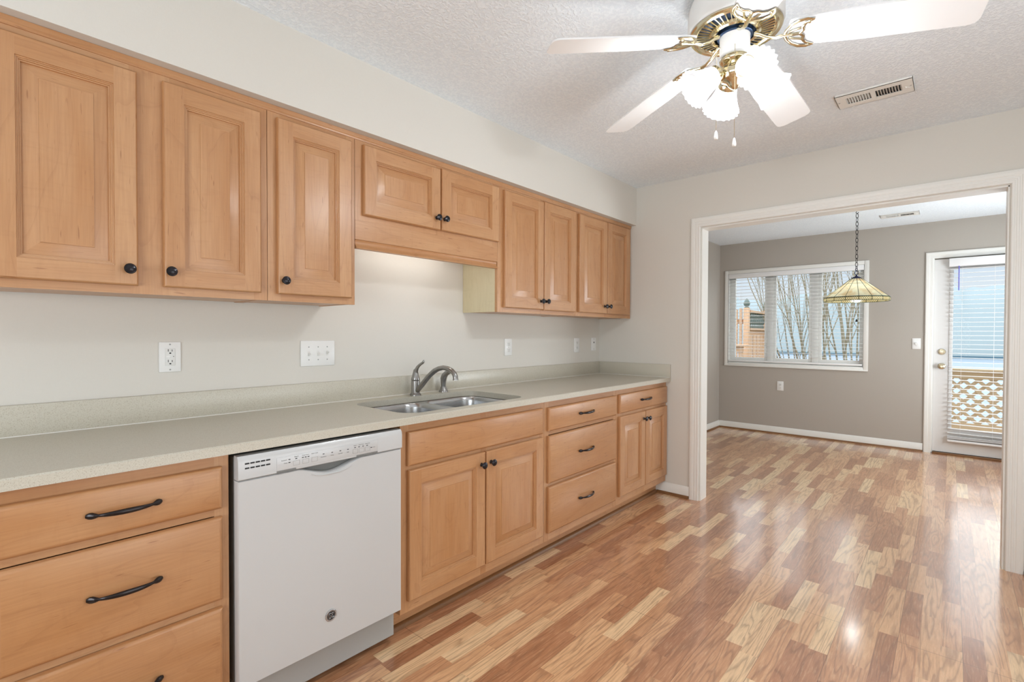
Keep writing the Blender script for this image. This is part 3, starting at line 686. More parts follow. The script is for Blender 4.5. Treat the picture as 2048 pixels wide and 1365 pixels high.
for y, z in ((fr+.03, .7975), (fr-.001, .7975), (fr-.004, .800), (fr-.004, .850), (fr-.002, .862), (fr+.004, .871), (fr+.03, .872)): L.append([(X0, y, z), (X1, y, z)])
b.loops(L, closed=False, smooth=True)
for i in (0, 1): b.face([l[i] for l in L])
cp = b.build('control_panel', 'appliance', dw, angle=30)
yf = fr-.0042
b = MB(); b.box(-3.021, -2.6445, yf-.0012, yf, .8055, .8475, bev=.0006); b.build('button_strip', 'appliance', cp)
b = MB()
for r_ in range(2):
    for i in range(5): x = -3.111+.0158*i; b.box(x-.0063, x+.0063, yf-.0008, yf+.001, .8475-.0145*r_-.0022, .8475-.0145*r_+.0022)
b.build('vent_slots', 'dark', cp)
for xa, xb in ((-3.021, -2.958), (-2.733, -2.6445)): MB().box(xa, xb, yf-.001, yf+.002, .7985, .8045).build('gap_shadow', 'grey', cp)  # grey strips painting the shadow line under the button strip
def px(u, v, yv):
    d = fx + rx*((u-1024)/FPX) - ux*((v-682.5)/FPX); t_ = (yv-CAM.y)/d.y; p = CAM+d*t_; return p.x, p.z
ys_ = yf-.0012
b = MB()
for x, z in ((-2.9803, .8362), (-2.9803, .8262), (-2.9575, .8352), (-2.9350, .8345), (-2.9256, .8345), (-2.9156, .8345), (-2.8618, .8330), (-2.8298, .8330), (-2.7985, .8330), (-2.7685, .8330), (-2.7400, .8345), (-2.7237, .8345), (-2.7070, .8345), (-2.6902, .8345), (-2.6721, .8235)):
    MB().box(x-.0032, x+.0032, ys_-.0004, ys_, z-.0012, z+.0012).build('indicator_light', 'dark', cp)
def outl(xa, xb, za, zb_):
    b = MB()
    for q in ((xa, xb, za, za+.0004), (xa, xb, zb_-.0004, zb_), (xa, xa+.0004, za, zb_), (xb-.0004, xb, za, zb_)): b.box(q[0], q[1], ys_-.0003, ys_, q[2], q[3])
    b.build('button', 'grey', cp)
for xc in (-2.957, -2.925, -2.894, -2.739, -2.713, -2.688): outl(xc-.0105, xc+.0105, .8135, .8285)
def text_mesh(body, size, x, y, z, parent, name, mat, depth=.0001, align='CENTER', shear=0.):
    cu = bpy.data.curves.new(name, 'FONT'); cu.body = body; cu.size = size; cu.align_x = align; cu.align_y = 'CENTER'; cu.extrude = depth; cu.shear = shear
    tmp = bpy.data.objects.new('tmp', cu); COL.objects.link(tmp); dg = bpy.context.evaluated_depsgraph_get()
    me = bpy.data.meshes.new_from_object(tmp.evaluated_get(dg)); bpy.data.objects.remove(tmp)
    me.transform(Matrix.Translation((x, y, z)) @ Matrix.Rotation(R(90), 4, 'X')); return me
def lettering(items, parent, name, mat):
    bm = bmesh.new()
    for body, size, x, y, z in items:
        me = text_mesh(body, size, x, y, z, parent, name, mat); bm.from_mesh(me); bpy.data.meshes.remove(me)
    root = parent
    while root.parent: root = root.parent
    for v in bm.verts: v.co -= root.location
    me = bpy.data.meshes.new(name); bm.to_mesh(me); bm.free(); me.materials.append(M[mat])
    o = bpy.data.objects.new(name, me); COL.objects.link(o); o.parent = parent; return o
yt = ys_-.0003
for it_ in ([('Sanitized', .0052, -2.998, yt, .8362), ('Clean', .0052, -2.993, yt, .8262), ('Start', .0075, -2.957, yt, .8418), ('Delay Hours', .0048, -2.9256, yt, .8418), ('Select Cycle', .0048, -2.894, yt, .8418),
           ('AutoSense', .0048, -2.8618, yt, .8235), ('Heavy', .0048, -2.8298, yt, .8235), ('Normal', .0052, -2.7985, yt, .8235), ('Light', .0048, -2.7685, yt, .8235), ('Steam', .0048, -2.740, yt, .8418), ('Wash Temp', .0044, -2.7153, yt, .8418), ('Heated Dry', .0044, -2.688, yt, .8418), ('Lock', .0046, -2.661, yt, .8235)]): lettering([it_], cp, 'lettering', 'grey')
bx, bz = -2.8335, .2545
b = MB(); b.lathe([(.021, 0), (.021, .002), (.019, .0035), (.0165, .0035), (.016, .0028)], (bx, fr, bz), (0, -1, 0), 36); bd = b.build('badge', 'steel', dd)
b = MB(); b.lathe([(.0162, .0024), (.0162, .0031), (.0001, .0031)], (bx, fr, bz), (0, -1, 0), 36); b.build('badge_face', 'dark', bd)
b = MB()
b.tube([(bx+.0142*cos(2*pi*i/32), fr-.0033, bz+.0142*sin(2*pi*i/32)) for i in range(32)], .0006, 5, closed=True)
for k in range(4):
    a0 = pi/4+k*pi/2; P = []
    for i in range(9): q = i/8*pi*1.2; P.append((bx+.0118*cos(a0+.42*sin(q))*(1-.12*(1-cos(q))), fr-.0033, bz+.0118*sin(a0+.42*sin(q))*(1-.12*(1-cos(q)))))
    b.tube(P, .0005, 5)
b.build('badge_scrolls', 'steel', bd)
def script_ge():   # interlaced script monogram
    b = MB()
    G = [(.001, .0055), (-.002, .0068), (-.0052, .0058), (-.0072, .002), (-.0070, -.003), (-.0048, -.0064), (-.0018, -.0062), (-.0004, -.0035), (-.0012, -.0005), (-.0036, -.0002), (-.0034, -.0016)]
    Ee = [(.0065, .0042), (.0048, .0062), (.0022, .0058), (.0014, .0034), (.0030, .0012), (.0050, .0008), (.0026, -.0002), (.0008, -.0028), (.0018, -.0058), (.0046, -.0066), (.0070, -.0044)]
    for path in (G, Ee): b.tube([(bx+x*1.25, fr-.0034, bz+z*1.25) for x, z in path], .0009, 6)
    return b.build('badge_monogram', 'steel', bd)
script_ge()
MB().box(X0+.004, -2.545, -.578, -.566, .048, .1445).build('kick_plate', 'appliance_grey', dw)
for x in (X0+.05, X1-.05):
    for y in (-.52, -.1): b = MB(); b.lathe([(.018, 0), (.018, .006), (.008, .008), (.008, .031)], (x, y, 0), seg=12); b.build('levelling_foot', 'dark', dw)

# ------------------------------------------------------------------ wall plates
def on_wall(b, wall, c, xs, zs, d0, d1, bev=0.):
    """box on a wall: xs along wall, zs vertical, depth d0..d1 out of the wall"""
    if wall == 'back': b.box(c[0]+xs[0], c[0]+xs[1], -d1, -d0, c[1]+zs[0], c[1]+zs[1], bev=bev)
    else: b.box(XD-d1, XD-d0, c[0]-xs[1], c[0]-xs[0], c[1]+zs[0], c[1]+zs[1], bev=bev)
def plate(name, wall, c, wd, ht, label, cat, group=None):
    loc = (c[0], 0, c[1]) if wall == 'back' else (XD, c[0], c[1])
    t = thing(name, loc, label, cat, group); b = MB(); on_wall(b, wall, c, (-wd/2, wd/2), (-ht/2, ht/2), 0, .0065, .0028); b.build('cover_plate', 'plastic', t); return t
def screws(t, wall, c, pts):
    for x, z in pts:
        b = MB()
        p = (c[0]+x, -.0065, c[1]+z) if wall == 'back' else (XD-.0065, c[0]-x, c[1]+z)
        b.lathe([(.0032, 0), (.0028, .0009), (.0004, .001)], p, (0, -1, 0) if wall == 'back' else (-1, 0, 0), 12)
        b.build('screw', 'appliance_grey', t)
def outlet_face(t, wall, c, dz):
    b = MB()
    on_wall(b, wall, (c[0], c[1]+dz), (-.0165, .0165), (-.014, .014), .006, .0085, .002); f = b.build('receptacle', 'plastic2', t)
    b = MB(); cc = (c[0], c[1]+dz)
    on_wall(b, wall, cc, (-.0075, -.0055), (-.001, .0085), .0082, .0088); on_wall(b, wall, cc, (.0052, .0072), (-.001, .007), .0082, .0088); on_wall(b, wall, cc, (-.0025, .0025), (-.0085, -.0045), .0082, .0088)
    b.build('slots', 'dark', f)
def duplex(wall, c, label):
    t = plate('wall_outlet', wall, c, .073, .116, label, 'outlet'); outlet_face(t, wall, c, .0195); outlet_face(t, wall, c, -.0195); screws(t, wall, c, [(0, 0)]); return t
c = (-3.151, 1.158); t = plate('wall_outlet', 'back', c, .073, .117, 'white test-and-reset outlet plate under the wall cabinet left of the triple switch', 'outlet')
b = MB(); on_wall(b, 'back', c, (-.0168, .0168), (-.0335, .0335), .006, .0085, .0015); f = b.build('receptacle', 'plastic2', t)
b = MB()
for dz in (.022, -.019):
    cc = (c[0], c[1]+dz); on_wall(b, 'back', cc, (-.0075, -.0055), (-.001, .0085), .0083, .0088); on_wall(b, 'back', cc, (.0052, .0072), (-.001, .007), .0083, .0088); on_wall(b, 'back', cc, (-.003, .003), (-.0095, -.0045), .0083, .0088)
on_wall(b, 'back', c, (.009, .0125), (.001, .003), .0083, .0088)
b.build('slots', 'dark', f)
for q_ in ((-.014, -.001, .005), (.001, .014, .0005)): b = MB(); on_wall(b, 'back', c, q_[:2], (-.0025, q_[2]), .0083, .0094, .0004); b.build('test_button', 'plastic', f)
screws(t, 'back', c, [(0, .049), (0, -.049)])
c = (-2.548, 1.156); t = plate('light_switch', 'back', c, .171, .121, 'white triple toggle switch plate on the wall left of the sink', 'switch')
for i, up in ((-1, -1), (0, -1), (1, 1)):
    cc = (c[0]+i*.046, c[1]); b = MB(); on_wall(b, 'back', cc, (-.0055, .0055), (-.0125, .0125), .006, .0072)
    yb_ = -.0068; z = cc[1]; L = [[(cc[0]+sx*.0042, yb_, z+sz*.006) for sx, sz in ((-1, -1), (1, -1), (1, 1), (-1, 1))], [(cc[0]+sx*.0034, yb_-.013, z+up*.009+sz*.0032) for sx, sz in ((-1, -1), (1, -1), (1, 1), (-1, 1))]]
    b.loops(L, smooth=False, cap1=True); b.build('toggle', 'plastic2', t)
screws(t, 'back', c, [(i*.046, s*.0303) for i in (-1, 0, 1) for s in (1, -1)])
duplex('back', (-1.181, 1.160), 'white duplex outlet on the kitchen wall right of the sprayer')
duplex('back', (-.349, 1.160), 'white duplex outlet near the kitchen corner beside a small jack plate')
c = (-.094, 1.166); t = plate('jack_plate', 'back', c, .070, .108, 'narrow white jack plate in the kitchen corner under the last wall cabinet', 'wall plate')
b = MB(); on_wall(b, 'back', c, (-.006, .006), (.008, .02), .006, .0075); b.build('jack', 'dark', t); screws(t, 'back', c, [(0, .042), (0, -.042)])
duplex('far', (-.680, .605), 'white duplex outlet low on the taupe wall under the dining window')
c = (-2.001, 1.157); t = plate('dimmer_switch', 'far', c, .072, .117, 'white dimmer plate with a round knob between the dining window and door', 'switch')
b = MB(); b.lathe([(.014, 0), (.0135, .012), (.012, .014), (.0005, .0145)], (XD-.0065, c[0], c[1]), (-1, 0, 0), 24); b.build('dimmer_knob', 'plastic2', t)

# ------------------------------------------------------------------ ceiling vents
def vent(loc, label, sx=.165, sy=.305):
    t = thing('ceiling_vent', loc, label, 'vent'); x, y, z = loc
    b = MB(); L = []
    hx, hy = sx/2, sy/2; slx = .040
    zt = z-.0005; zf = z-.010
    # frame built of bars round two banks of louvres
    banks = [(-.108, -.008), (.012, .112)]
    def bar(x0, x1, y0, y1): b.box(x+x0, x+x1, y+y0, y+y1, zf, zf+.002)
    bar(-hx, -slx, -hy, hy); bar(slx, hx, -hy, hy); bar(-slx, slx, -hy, banks[0][0]); bar(-slx, slx, banks[0][1], banks[1][0]); bar(-slx, slx, banks[1][1], hy)
    for (a0, a1, c0, c1) in ((-hx, -hx+.002, -hy, hy), (hx-.002, hx, -hy, hy), (-hx, hx, -hy, -hy+.002), (-hx, hx, hy-.002, hy)): b.box(x+a0, x+a1, y+c0, y+c1, zf, zt)
    b.build('frame', 'trim', t)
    b = MB()
    for bi, (y0, y1) in enumerate(banks):
        n = 9; st = (y1-y0)/n
        for i in range(n+1):
            yy = y+y0+st*i; s = 1 if bi == 0 else -1; dy = s*.006
            b.loops([[(x-slx, yy-.0007, zf), (x-slx, yy+.0007, zf), (x-slx, yy+.0007+dy, zt-.001), (x-slx, yy-.0007+dy, zt-.001)], [(x+slx, yy-.0007, zf), (x+slx, yy+.0007, zf), (x+slx, yy+.0007+dy, zt-.001), (x+slx, yy-.0007+dy, zt-.001)]], smooth=False, cap0=True, cap1=True)
    b.build('louvers', 'trim', t)
    b = MB(); b.box(x-slx-.01, x+slx+.01, y-.12, y+.12, zt-.0008, zt-.0002); b.build('duct_opening', 'dark', t)
    b = MB(); b.lathe([(.004, 0), (.003, .004), (.001, .006)], (x+.004, y-.124, zf), (0, 0, -1), 12); b.tube([(x, y-.126, zf-.003), (x+.012, y-.142, zf-.006)], .0015, 6); b.build('damper_lever', 'trim', t)
    for s in (1, -1):
        b = MB(); b.lathe([(.004, 0), (.003, .0012), (.0005, .0014)], (x, y+s*.142, zf), (0, 0, -1), 12); b.build('screw', 'appliance_grey', t)
    return t
vent((-.706, -1.982, ZC), 'white ceiling vent in the kitchen beside the fan')
vent((2.546, -1.884, ZD), 'white ceiling vent above the dining room near the hanging lamp')

# ------------------------------------------------------------------ ceiling fan
FC = Vector((-1.895, -1.703, 0)); PH = -4.2
fan = thing('ceiling_fan', (FC.x, FC.y, ZC), 'white and brass five-blade ceiling fan with four lit tulip shades', 'ceiling fan')
c0 = (FC.x, FC.y, 0)
b = MB(); b.lathe([(.100, 2.4395), (.118, 2.435), (.142, 2.418), (.152, 2.395), (.155, 2.36), (.155, 2.322), (.150, 2.312), (.146, 2.310)], c0, seg=64); b.build('motor_housing', 'fan_white', fan, angle=30)
b = MB(); b.lathe([(.148, 2.312), (.150, 2.306), (.146, 2.301), (.138, 2.303), (.132, 2.300), (.127, 2.303), (.124, 2.306)], c0, seg=64, cap0=False, cap1=False)
b.lathe([(.086, 2.306), (.083, 2.296), (.076, 2.292), (.068, 2.294), (.066, 2.302)], c0, seg=64, cap0=False, cap1=False)
NB = 45
for i in range(NB):
    a = 2*pi*i/NB; d = Vector((cos(a), sin(a), 0)); n = Vector((-sin(a), cos(a), 0)); z = Vector((0, 0, 1)); p = FC
    L = []
    for r_, h, wdt in ((.084, 2.298, .0016), (.095, 2.2995, .002), (.112, 2.302, .0026), (.126, 2.304, .0034)):
        L.append([p+d*r_+n*wdt+z*(h+.004), p+d*r_-n*wdt+z*(h+.004), p+d*r_-n*wdt*.6+z*h, p+d*r_+n*wdt*.6+z*h])
    b.loops(L, smooth=False, cap0=True, cap1=True)
b.build('brass_grille', 'brass', fan, angle=40)
b = MB(); b.lathe([(.126, 2.3085), (.060, 2.3075), (.058, 2.29), (.052, 2.288)], c0, seg=48); b.build('motor_plate', 'fly', fan)
b = MB(); b.lathe([(.050, 2.300), (.051, 2.292), (.049, 2.286), (.049, 2.235), (.047, 2.225), (.040, 2.220)], c0, seg=40); b.build('switch_housing', 'fan_white', fan)
# one blade, its iron a part of it; the rest are copies
def blade_pt(r_, s, dz=0.):
    z0 = 2.253+(r_-.19)*(2.197-2.253)/(.66-.19); tw = R(-12)
    return Vector((r_, s*cos(tw), z0+s*math.sin(tw)+dz))
def lp(b_):    # local -> world at azimuth 0 about the fan axis
    for v in b_.bm.verts: v.co += FC
b = MB(); th = .0055; prof = []
def hw(r_):
    w0 = .055+(.068-.055)*min(1, (r_-.165)/.2)
    if r_ > .632: q = (r_-.632)/.028; w0 -= .028*(1-math.sqrt(max(0, 1-q*q)))
    if r_ < .178: q = (.178-r_)/.013; w0 -= .013*(1-math.sqrt(max(0, 1-q*q)))
    return w0
rs = [.165, .167, .171, .178]+[.178+(.632-.178)*i/14 for i in range(1, 15)]+[.64, .648, .654, .658, .66]
L = []
for r_ in rs:
    h_ = hw(r_); L.append([blade_pt(r_, -h_), blade_pt(r_, h_), blade_pt(r_, h_, th), blade_pt(r_, -h_, th)])
b.loops(L, smooth=False, cap0=True, cap1=True); lp(b); bl0 = b.build('blade', 'blade', fan, angle=30)
b = MB()
arm = [Vector((.062, 0, 2.284)), Vector((.08, 0, 2.276)), Vector((.10, 0, 2.262)), Vector((.125, 0, 2.252)), blade_pt(.15, 0, -.004), blade_pt(.175, 0, -.005)]
b.tube(arm, [.011, .010, .008, .0075, .0075, .006], 10, flat=.7)
for s in (1, -1):
    H = [(.152, .004), (.158, .022), (.172, .042), (.192, .056), (.216, .060), (.236, .055)]
    b.tube([blade_pt(r_, s*q, -.0045) for r_, q in H], [.005, .0055, .006, .0065, .006, .003], 8, flat=.6)
    I = [(.236, .055), (.214, .044), (.204, .028), (.207, .014), (.196, 0)]
    b.tube([blade_pt(r_, s*q, -.0045) for r_, q in I], [.003, .005, .0052, .0048, .005], 8, flat=.6)
    b.tube([blade_pt(.165, s*.012, -.0045), blade_pt(.182, s*.02, -.0045), blade_pt(.205, s*.026, -.0045)], .0035, 6)
    b.lathe([(.005, 0), (.004, .003), (.0005, .004)], blade_pt(.222, s*.05, -.008), (0, 0, -1), 10)
b.tube([blade_pt(.172, 0, -.0045), blade_pt(.198, 0, -.0045)], .005, 6)
lp(b); b.build('blade_iron', 'brass', bl0, angle=50)
for k in range(5):
    o = bl0 if k == 0 else copyparts(bl0, fan)
    o.rotation_euler = (0, 0, R(PH+72*k))
# light kit
b = MB(); b.lathe([(.036, 2.224), (.044, 2.218), (.050, 2.208), (.047, 2.200), (.036, 2.194), (.040, 2.186), (.050, 2.174), (.054, 2.160), (.050, 2.146), (.038, 2.136), (.026, 2.130), (.020, 2.120), (.012, 2.112), (.004, 2.108)], c0, seg=40,
                   fl=lambda k, th_: .035*cos(16*th_) if 5 <= k <= 9 else 0); b.build('light_fitter', 'brass', fan, angle=60)
TILT = 57
def shade_axis(a): return Vector((cos(a)*sin(R(TILT)), sin(a)*sin(R(TILT)), -cos(R(TILT))))
sh0 = None
SA = [(224, 0), (314, 0), (36, 0), (134, 0)]
ax0 = shade_axis(0); base0 = Vector((.062, 0, 2.158))
b = MB(); prof = [(.026, .0), (.031, .004), (.0335, .014), (.036, .028), (.040, .044), (.0455, .062), (.053, .080), (.060, .094), (.064, .103)]
fl = lambda k, th_: (0, 0, .004, .01, .018, .028, .036, .044, .05)[k]*cos(20*th_)
b.lathe(prof, FC+base0, ax0, 100, cap0=False, cap1=False, fl=fl); sh0 = b.build('lamp_shade', 'frost', fan, angle=60, recalc=False)
b = MB(); b.lathe([(.010, 0), (.013, .01), (.020, .03), (.024, .048), (.020, .064), (.010, .072), (.0005, .074)], FC+base0, ax0, 20); b.build('bulb', 'bulb', sh0)
b = MB(); b.tube([FC+Vector((.038, 0, 2.168)), FC+Vector((.052, 0, 2.168)), FC+base0+ax0*.002], [.008, .009, .012], 10); b.lathe([(.030, -.004), (.033, .004), (.033, .014), (.030, .018)], FC+base0, ax0, 28); b.build('shade_holder', 'brass', sh0)
for k, (a, _) in enumerate(SA):
    o = sh0 if k == 0 else copyparts(sh0, fan)
    o.rotation_euler = (0, 0, R(a))
    ax = shade_axis(R(a)); bp = FC+Vector((.062*cos(R(a)), .062*sin(R(a)), 2.158))
    l = bpy.data.lights.new('fan_bulb_light', 'POINT'); l.energy = 8.6; l.color = (.91, .965, 1); l.shadow_soft_size = .03
    lo = bpy.data.objects.new('fan_bulb_light', l); COL.objects.link(lo); lo.location = bp+ax*.080
def pullchain(dx, dy, z0, z1):
    b = MB(); p = FC+Vector((dx, dy, 0)); n = int((z0-z1)/.0042)
    q = FC+Vector((dx*.8, dy*.8, 0))
    b.tube([(q.x, q.y, z0+.002), (p.x, p.y, z0-.003)], .0012, 6)
    for i in range(n):
        z = z0-.004-i*.0042; b.lathe([(.0004, -.0016), (.0014, -.0008), (.0014, .0008), (.0004, .0016)], (p.x, p.y, z), seg=6)
    ch = b.build('pull_chain', 'brass_satin', fan)
    b = MB(); b.lathe([(.0015, .004), (.004, 0), (.0052, -.006), (.0066, -.016), (.0068, -.021), (.005, -.025), (.0025, -.026)], (p.x, p.y, z1-.002), seg=16); b.build('chain_pull', 'fan_white', ch)
pullchain(-.075, .035, 2.235, 1.948); pullchain(-.060, -.020, 2.235, 1.915)

# ------------------------------------------------------------------ pendant lamp
PL = Vector((2.0, -1.598, 0)); zc, zr, RS = 1.792, 1.604, .262
pe = thing('pendant_lamp', (PL.x, PL.y, ZD), 'amber stained glass cone lamp hanging on a black chain in the dining room', 'pendant lamp')
b = MB(); b.tube([PL+Vector((0, 0, ZD)), PL+Vector((0, 0, ZD-.02)), PL+Vector((.012, .012, ZD-.035)), PL+Vector((0, 0, ZD-.05)), PL+Vector((-.012, -.012, ZD-.038))], .003, 8); b.build('ceiling_hook', 'chain', pe)
b = MB(); z = ZD-.045; i = 0
while z > zc+.09:
    hl, hw_ = .0235, .011; P = []
    d = Vector((.66, -.75, 0)) if i % 2 == 0 else Vector((.75, .66, 0))
    for k in range(14):
        a = 2*pi*k/14; P.append(PL+d*(hw_*sin(a))+Vector((0, 0, z-hl+hl*cos(a))))
    b.tube(P, .0024, 6, closed=True); z -= .0385; i += 1
zend = z
b.build('chain', 'chain', pe)
b = MB()
d = Vector((.66, -.75, 0))
b.tube([PL+d*(.016*sin(a))+Vector((0, 0, zc+.048+.018*cos(a))) for a in [2*pi*k/16 for k in range(16)]], .003, 6, closed=True)
b.tube([PL+d*(.009*sin(a))+Vector((0, 0, zc+.078+.014*cos(a))) for a in [2*pi*k/16 for k in range(16)]], .003, 6, closed=True)
b.lathe([(.0045, zc+.034), (.006, zc+.03), (.006, zc+.022), (.014, zc+.016), (.034, zc+.006), (.044, zc-.004), (.044, zc-.008)], (PL.x, PL.y, 0), seg=32); b.build('cap', 'navy', pe)
NP = 16
def ring16(r_, z, off=.5): return [PL+Vector((r_*cos(2*pi*(i+off)/NP), r_*sin(2*pi*(i+off)/NP), z)) for i in range(NP)]
b = MB(); b.loops([ring16(.038, zc-.002), ring16(RS, zr)], smooth=False); shd = b.build('shade', 'stained', pe, recalc=False)
b = MB(); b.loops([ring16(RS, zr), ring16(RS, zr-.034)], smooth=False)
for v in b.bm.verts: v.co.z -= 0
sk_ = b.build('skirt', 'skirt', pe, recalc=False)
for v in sk_.data.vertices: v.co.z -= (zr-.017-ZD)
sk_.location.z += (zr-.017-ZD)
b = MB(); A, B_, C_ = ring16(.038, zc-.002), ring16(RS, zr), ring16(RS, zr-.034)
for i in range(NP):
    b.tube([A[i], B_[i], C_[i]], .0021, 5)
    m1 = A[i].lerp(B_[i], .3); m2 = A[(i+1) % NP].lerp(B_[(i+1) % NP], .3)
    b.tube([m1, m2], .0012, 5)
b.tube(C_, .0022, 5, closed=True); b.build('leading', 'lead', shd)
b = MB(); b.tube(B_, .0042, 6, closed=True); b.build('rim_band', 'lead', shd)
b = MB(); b.lathe([(.010, .05), (.014, .03), (.028, .0), (.030, -.02), (.022, -.04), (.002, -.05)], (PL.x, PL.y, zr+.075), seg=24); b.build('bulb', 'bulb_soft', pe)
b = MB(); b.lathe([(.012, .07), (.012, .0)], (PL.x, PL.y, zr+.115), seg=16); b.build('socket', 'brass_satin', pe)
l = bpy.data.lights.new('pendant_bulb_light', 'POINT'); l.energy = 2.6; l.color = (.96, 1, 1); l.shadow_soft_size = .04
lo = bpy.data.objects.new('pendant_bulb_light', l); COL.objects.link(lo); lo.location = PL+Vector((0, 0, zr+.02))

# ------------------------------------------------------------------ outdoors
def ground():
    b = MB(); L = []
    for i in range(15):
        x = XD+.2+i*1.6; z = -.35-.2*max(0, x-6)
        L.append([(x, y, z+.08*math.sin(x*1.7+y*.9)) for y in range(-16, 19, 2)])
    b.loops(L, closed=False); return struct(b, 'ground', 'ground')
ground()
struct(MB().box(18, 170, -120, 160, -4.2, -4.0), 'lake', 'lake')
b = MB(); L = []
random.seed(3)
ny = 150
top = [random.uniform(-1, 1) for _ in range(ny+1)]
for k, (x, zz) in enumerate(((146, -4.2), (146.5, -2.6), (152, 2.), (160, 1.), (170, 1.))):
    row = []
    for i in range(ny+1):
        y = -110+260*i/ny
        h = zz if k < 2 else {2: 7.0, 3: 12.0, 4: 12.5}[k] + (1.6*math.sin(y*.043+1)+1.3*math.sin(y*.13)+(.9*top[i] if k > 2 else .5*top[i])) + 2.5*max(0, min(1, (-y)/40))
        row.append((x, y, h))
    L.append(row)
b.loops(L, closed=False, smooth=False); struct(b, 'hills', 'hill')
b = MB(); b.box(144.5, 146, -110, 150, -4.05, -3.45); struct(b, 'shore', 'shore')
# deck and lattice railing outside the door
b = MB()
for i in range(9): b.box(XD+.14+i*.14, XD+.275+i*.14, -4.6, -1.75, -.06, -.02, 'y')
tag(b.build('deck', 'deckwood'), kind='structure')
rl_ = thing('deck_railing', (4.42, -3.1, -.02), 'tan wooden deck railing with a lattice panel seen through the exterior door', 'railing')
b = MB(); b.box(4.34, 4.48, -4.5, -1.9, .815, .845, 'y', .004); b.build('cap_rail', 'deckwood', rl_)
b = MB(); b.box(4.39, 4.43, -4.45, -1.95, .725, .812, 'y'); b.build('top_rail', 'deckwood', rl_)
b = MB(); b.box(4.39, 4.43, -4.45, -1.95, .10, .185, 'y'); b.build('bottom_rail', 'deckwood', rl_)
for y in (-1.95, -4.42): MB().box(4.37, 4.45, y-.04, y+.04, -.02, .815, 'z').build('post', 'deckwood', rl_)
b = MB(); z0, z1, sp_w = .185, .725, .13
def lath(x, y0, sg):
    wd = .026; ya, yb = y0, y0+sg*(z1-z0)
    b.off(); pts = [(y0-wd, z0), (y0+wd, z0), (yb+wd, z1), (yb-wd, z1)]
    b.loops([[(x, max(-4.45, min(-1.95, p[0])), p[1]) for p in pts], [(x+.007, max(-4.45, min(-1.95, p[0])), p[1]) for p in pts]], cap0=True, cap1=True, smooth=False, grain='z')
y = -5.0
while y < -1.4:
    lath(4.400, y, 1) if y+.54 > -4.45 and y < -1.95 else None
    lath(4.409, y+.0, -1) if y > -4.45 and y-.54 < -1.95 else None
    y += sp_w
b.build('lattice', 'deckwood', rl_)
# cedar fence with acorn finials
fe = thing('cedar_fence', (6.0, .56, -.4), 'orange cedar picket fence with an acorn post seen through the window', 'fence')
def fpost(x, y, ztop, parent):
    p = MB().box(x-.045, x+.045, y-.045, y+.045, -.4, ztop, 'z', .004).build('post', 'cedar', parent)
    b = MB(); b.lathe([(.042, 0), (.042, .012), (.022, .022), (.024, .03), (.046, .045), (.055, .065), (.053, .09), (.040, .125), (.022, .155), (.006, .172)], (x, y, ztop), seg=24); b.build('finial', 'verdigris', p)
fpost(6.0, .545, 1.742, fe); fpost(7.45, .61, 1.742, fe)
for i, yy in enumerate((.655, .735, .83, .90, .98, 1.06, 1.14, 1.22, 1.30, 1.38)):
    MB().box(6.02, 6.04, yy-.024, yy+.024, -.3, 1.735 if i % 2 == 0 else 1.72, 'z').build('picket', 'cedar', fe)
for q_ in (1.45, .2): MB().box(6.045, 6.085, .55, 1.45, q_, q_+.09, 'y').build('rail', 'cedar', fe)
dv = Vector((1.45, .065, 0)); n0 = Vector((6.0, .545, 0))
def along(b_, z0, z1, hw_, grain='x', a=.04, c=.97):
    p, q = n0+dv*a, n0+dv*c; nn = Vector((-dv.y, dv.x, 0)).normalized()*hw_; Z = Vector((0, 0, 1))
    b_.off(); b_.loops([[p-nn+Z*z0, p+nn+Z*z0, p+nn+Z*z1, p-nn+Z*z1], [q-nn+Z*z0, q+nn+Z*z0, q+nn+Z*z1, q-nn+Z*z1]], cap0=True, cap1=True, smooth=False, grain=grain)
b = MB(); along(b, 1.66, 1.70, .06); b.build('cap_rail', 'cedar', fe)
b = MB(); along(b, 1.33, 1.37, .06); along(b, 1.24, 1.33, .02); along(b, -.1, 0., .02); b.build('mid_rail', 'cedar', fe)
for i in range(8):
    p = n0+dv*(.1+.11*i); b = MB(); b.lathe([(.02, 1.372), (.024, 1.40), (.012, 1.43), (.03, 1.48), (.034, 1.51), (.016, 1.55), (.028, 1.59), (.014, 1.62), (.022, 1.658)], (p.x, p.y, 0), seg=10); b.build('baluster', 'verdigris', fe)
for i in range(5):
    p = n0+dv*(.12+.19*i); MB().box(p.x-.085, p.x+.085, p.y-.036, p.y-.022, -.1, 1.24, 'z').build('picket', 'cedar', fe)
lr = thing('low_railing', (5.2, .7, -.4), 'low cedar rail with pickets standing in front of the acorn post', 'railing')
b = MB(); b.box(5.13, 5.28, .29, 1.2, 1.045, 1.08, 'y', .004); b.build('cap_rail', 'cedar', lr)
b = MB(); b.box(5.18, 5.22, .36, 1.2, .95, 1.04, 'y'); b.build('top_rail', 'cedar', lr)
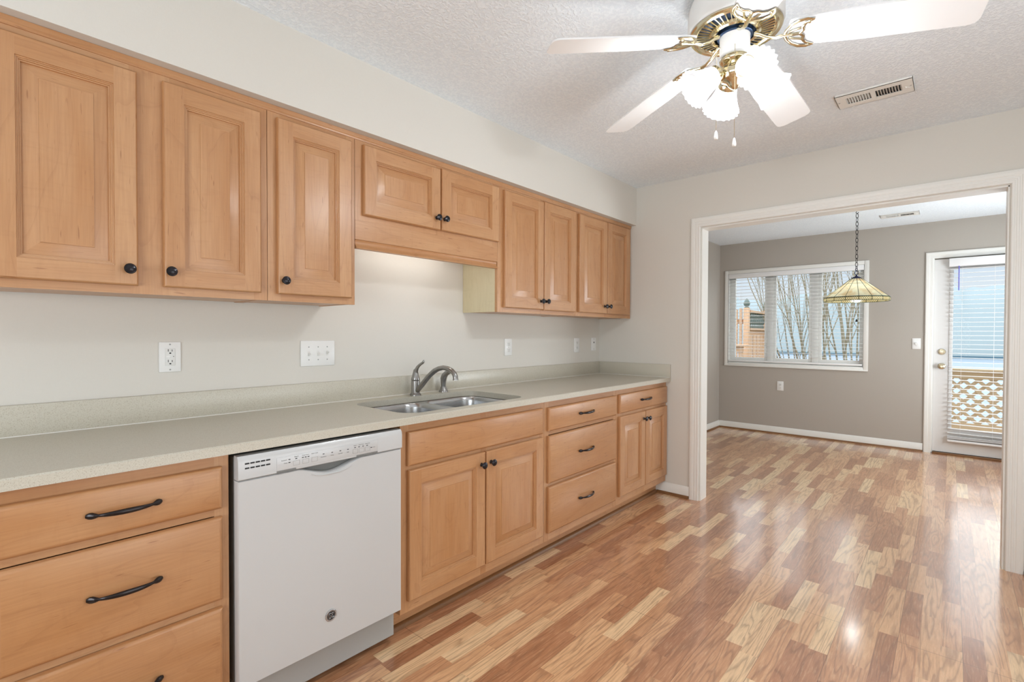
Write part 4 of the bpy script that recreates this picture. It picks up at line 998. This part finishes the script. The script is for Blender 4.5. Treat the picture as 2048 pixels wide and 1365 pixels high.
for i in range(7): MB().box(5.19, 5.21, .36+.12*i, .44+.12*i, -.4, .95, 'z').build('picket', 'cedar', lr)

def tree(base, stems, label, seed, h, twig=3, rr=.03):
    random.seed(seed); t = thing('bare_tree', base, label, 'tree'); B0 = Vector(base); tr, br = MB(), MB()
    def grow(p, d, L, r, lvl, mb):
        n = 6; pts = [p.copy()]; rad = [r]; dd = d.copy()
        for i in range(n):
            dd = (dd+Vector((random.uniform(-.09, .09), random.uniform(-.09, .09), .05))).normalized(); p = p+dd*(L/n); pts.append(p.copy()); rad.append(max(.0025, r*(1-.72*(i+1)/n)))
        mb.tube(pts, rad, 6 if lvl == 0 else 4, grain='z')
        if lvl < 3:
            for j in range(twig if lvl == 0 else 2):
                k = random.randint(2, n); sd = Vector((random.uniform(-1, 1), random.uniform(-1, 1), random.uniform(.3, 1.2))).normalized()
                grow(pts[k], (dd+sd*.75).normalized(), L*random.uniform(.32, .5), rad[k]*.7, lvl+1, br)
    for (oy, ly, lx, r, hh) in stems:
        grow(B0+Vector((random.uniform(-.15, .15), oy, 0)), Vector((lx, ly, 1)).normalized(), h*hh, r, 0, tr)
    tr.build('trunk', 'bark', t, angle=80); br.build('branches', 'bark', t, angle=80); return t
def fan_stems(n, seed, y0, y1, l0, l1, rmin, rmax):
    random.seed(seed); out = []
    for i in range(n):
        f = i/(n-1); out.append((y0+(y1-y0)*f+random.uniform(-.03, .03), l0+(l1-l0)*f+random.uniform(-.05, .05), random.uniform(-.12, .12), random.uniform(rmin, rmax), random.uniform(.9, 1.15)))
    return out
tree((7.0, -.42, -.75), fan_stems(16, 4, .14, -.10, .42, .05, .009, .019), 'bare multi-stemmed tree leaning left behind the middle window pane', 11, 4.2, 5)
tree((6.2, -1.22, -.42), fan_stems(13, 8, .26, -.26, .16, -.10, .010, .020), 'bare clump-stemmed tree behind the right window pane and hanging lamp', 23, 4.2, 5)
tree((10.5, -.5, -1.2), fan_stems(6, 9, .35, -.35, .2, -.2, .02, .032), 'bare grey-brown tree standing farther back towards the lake', 5, 6., 6)
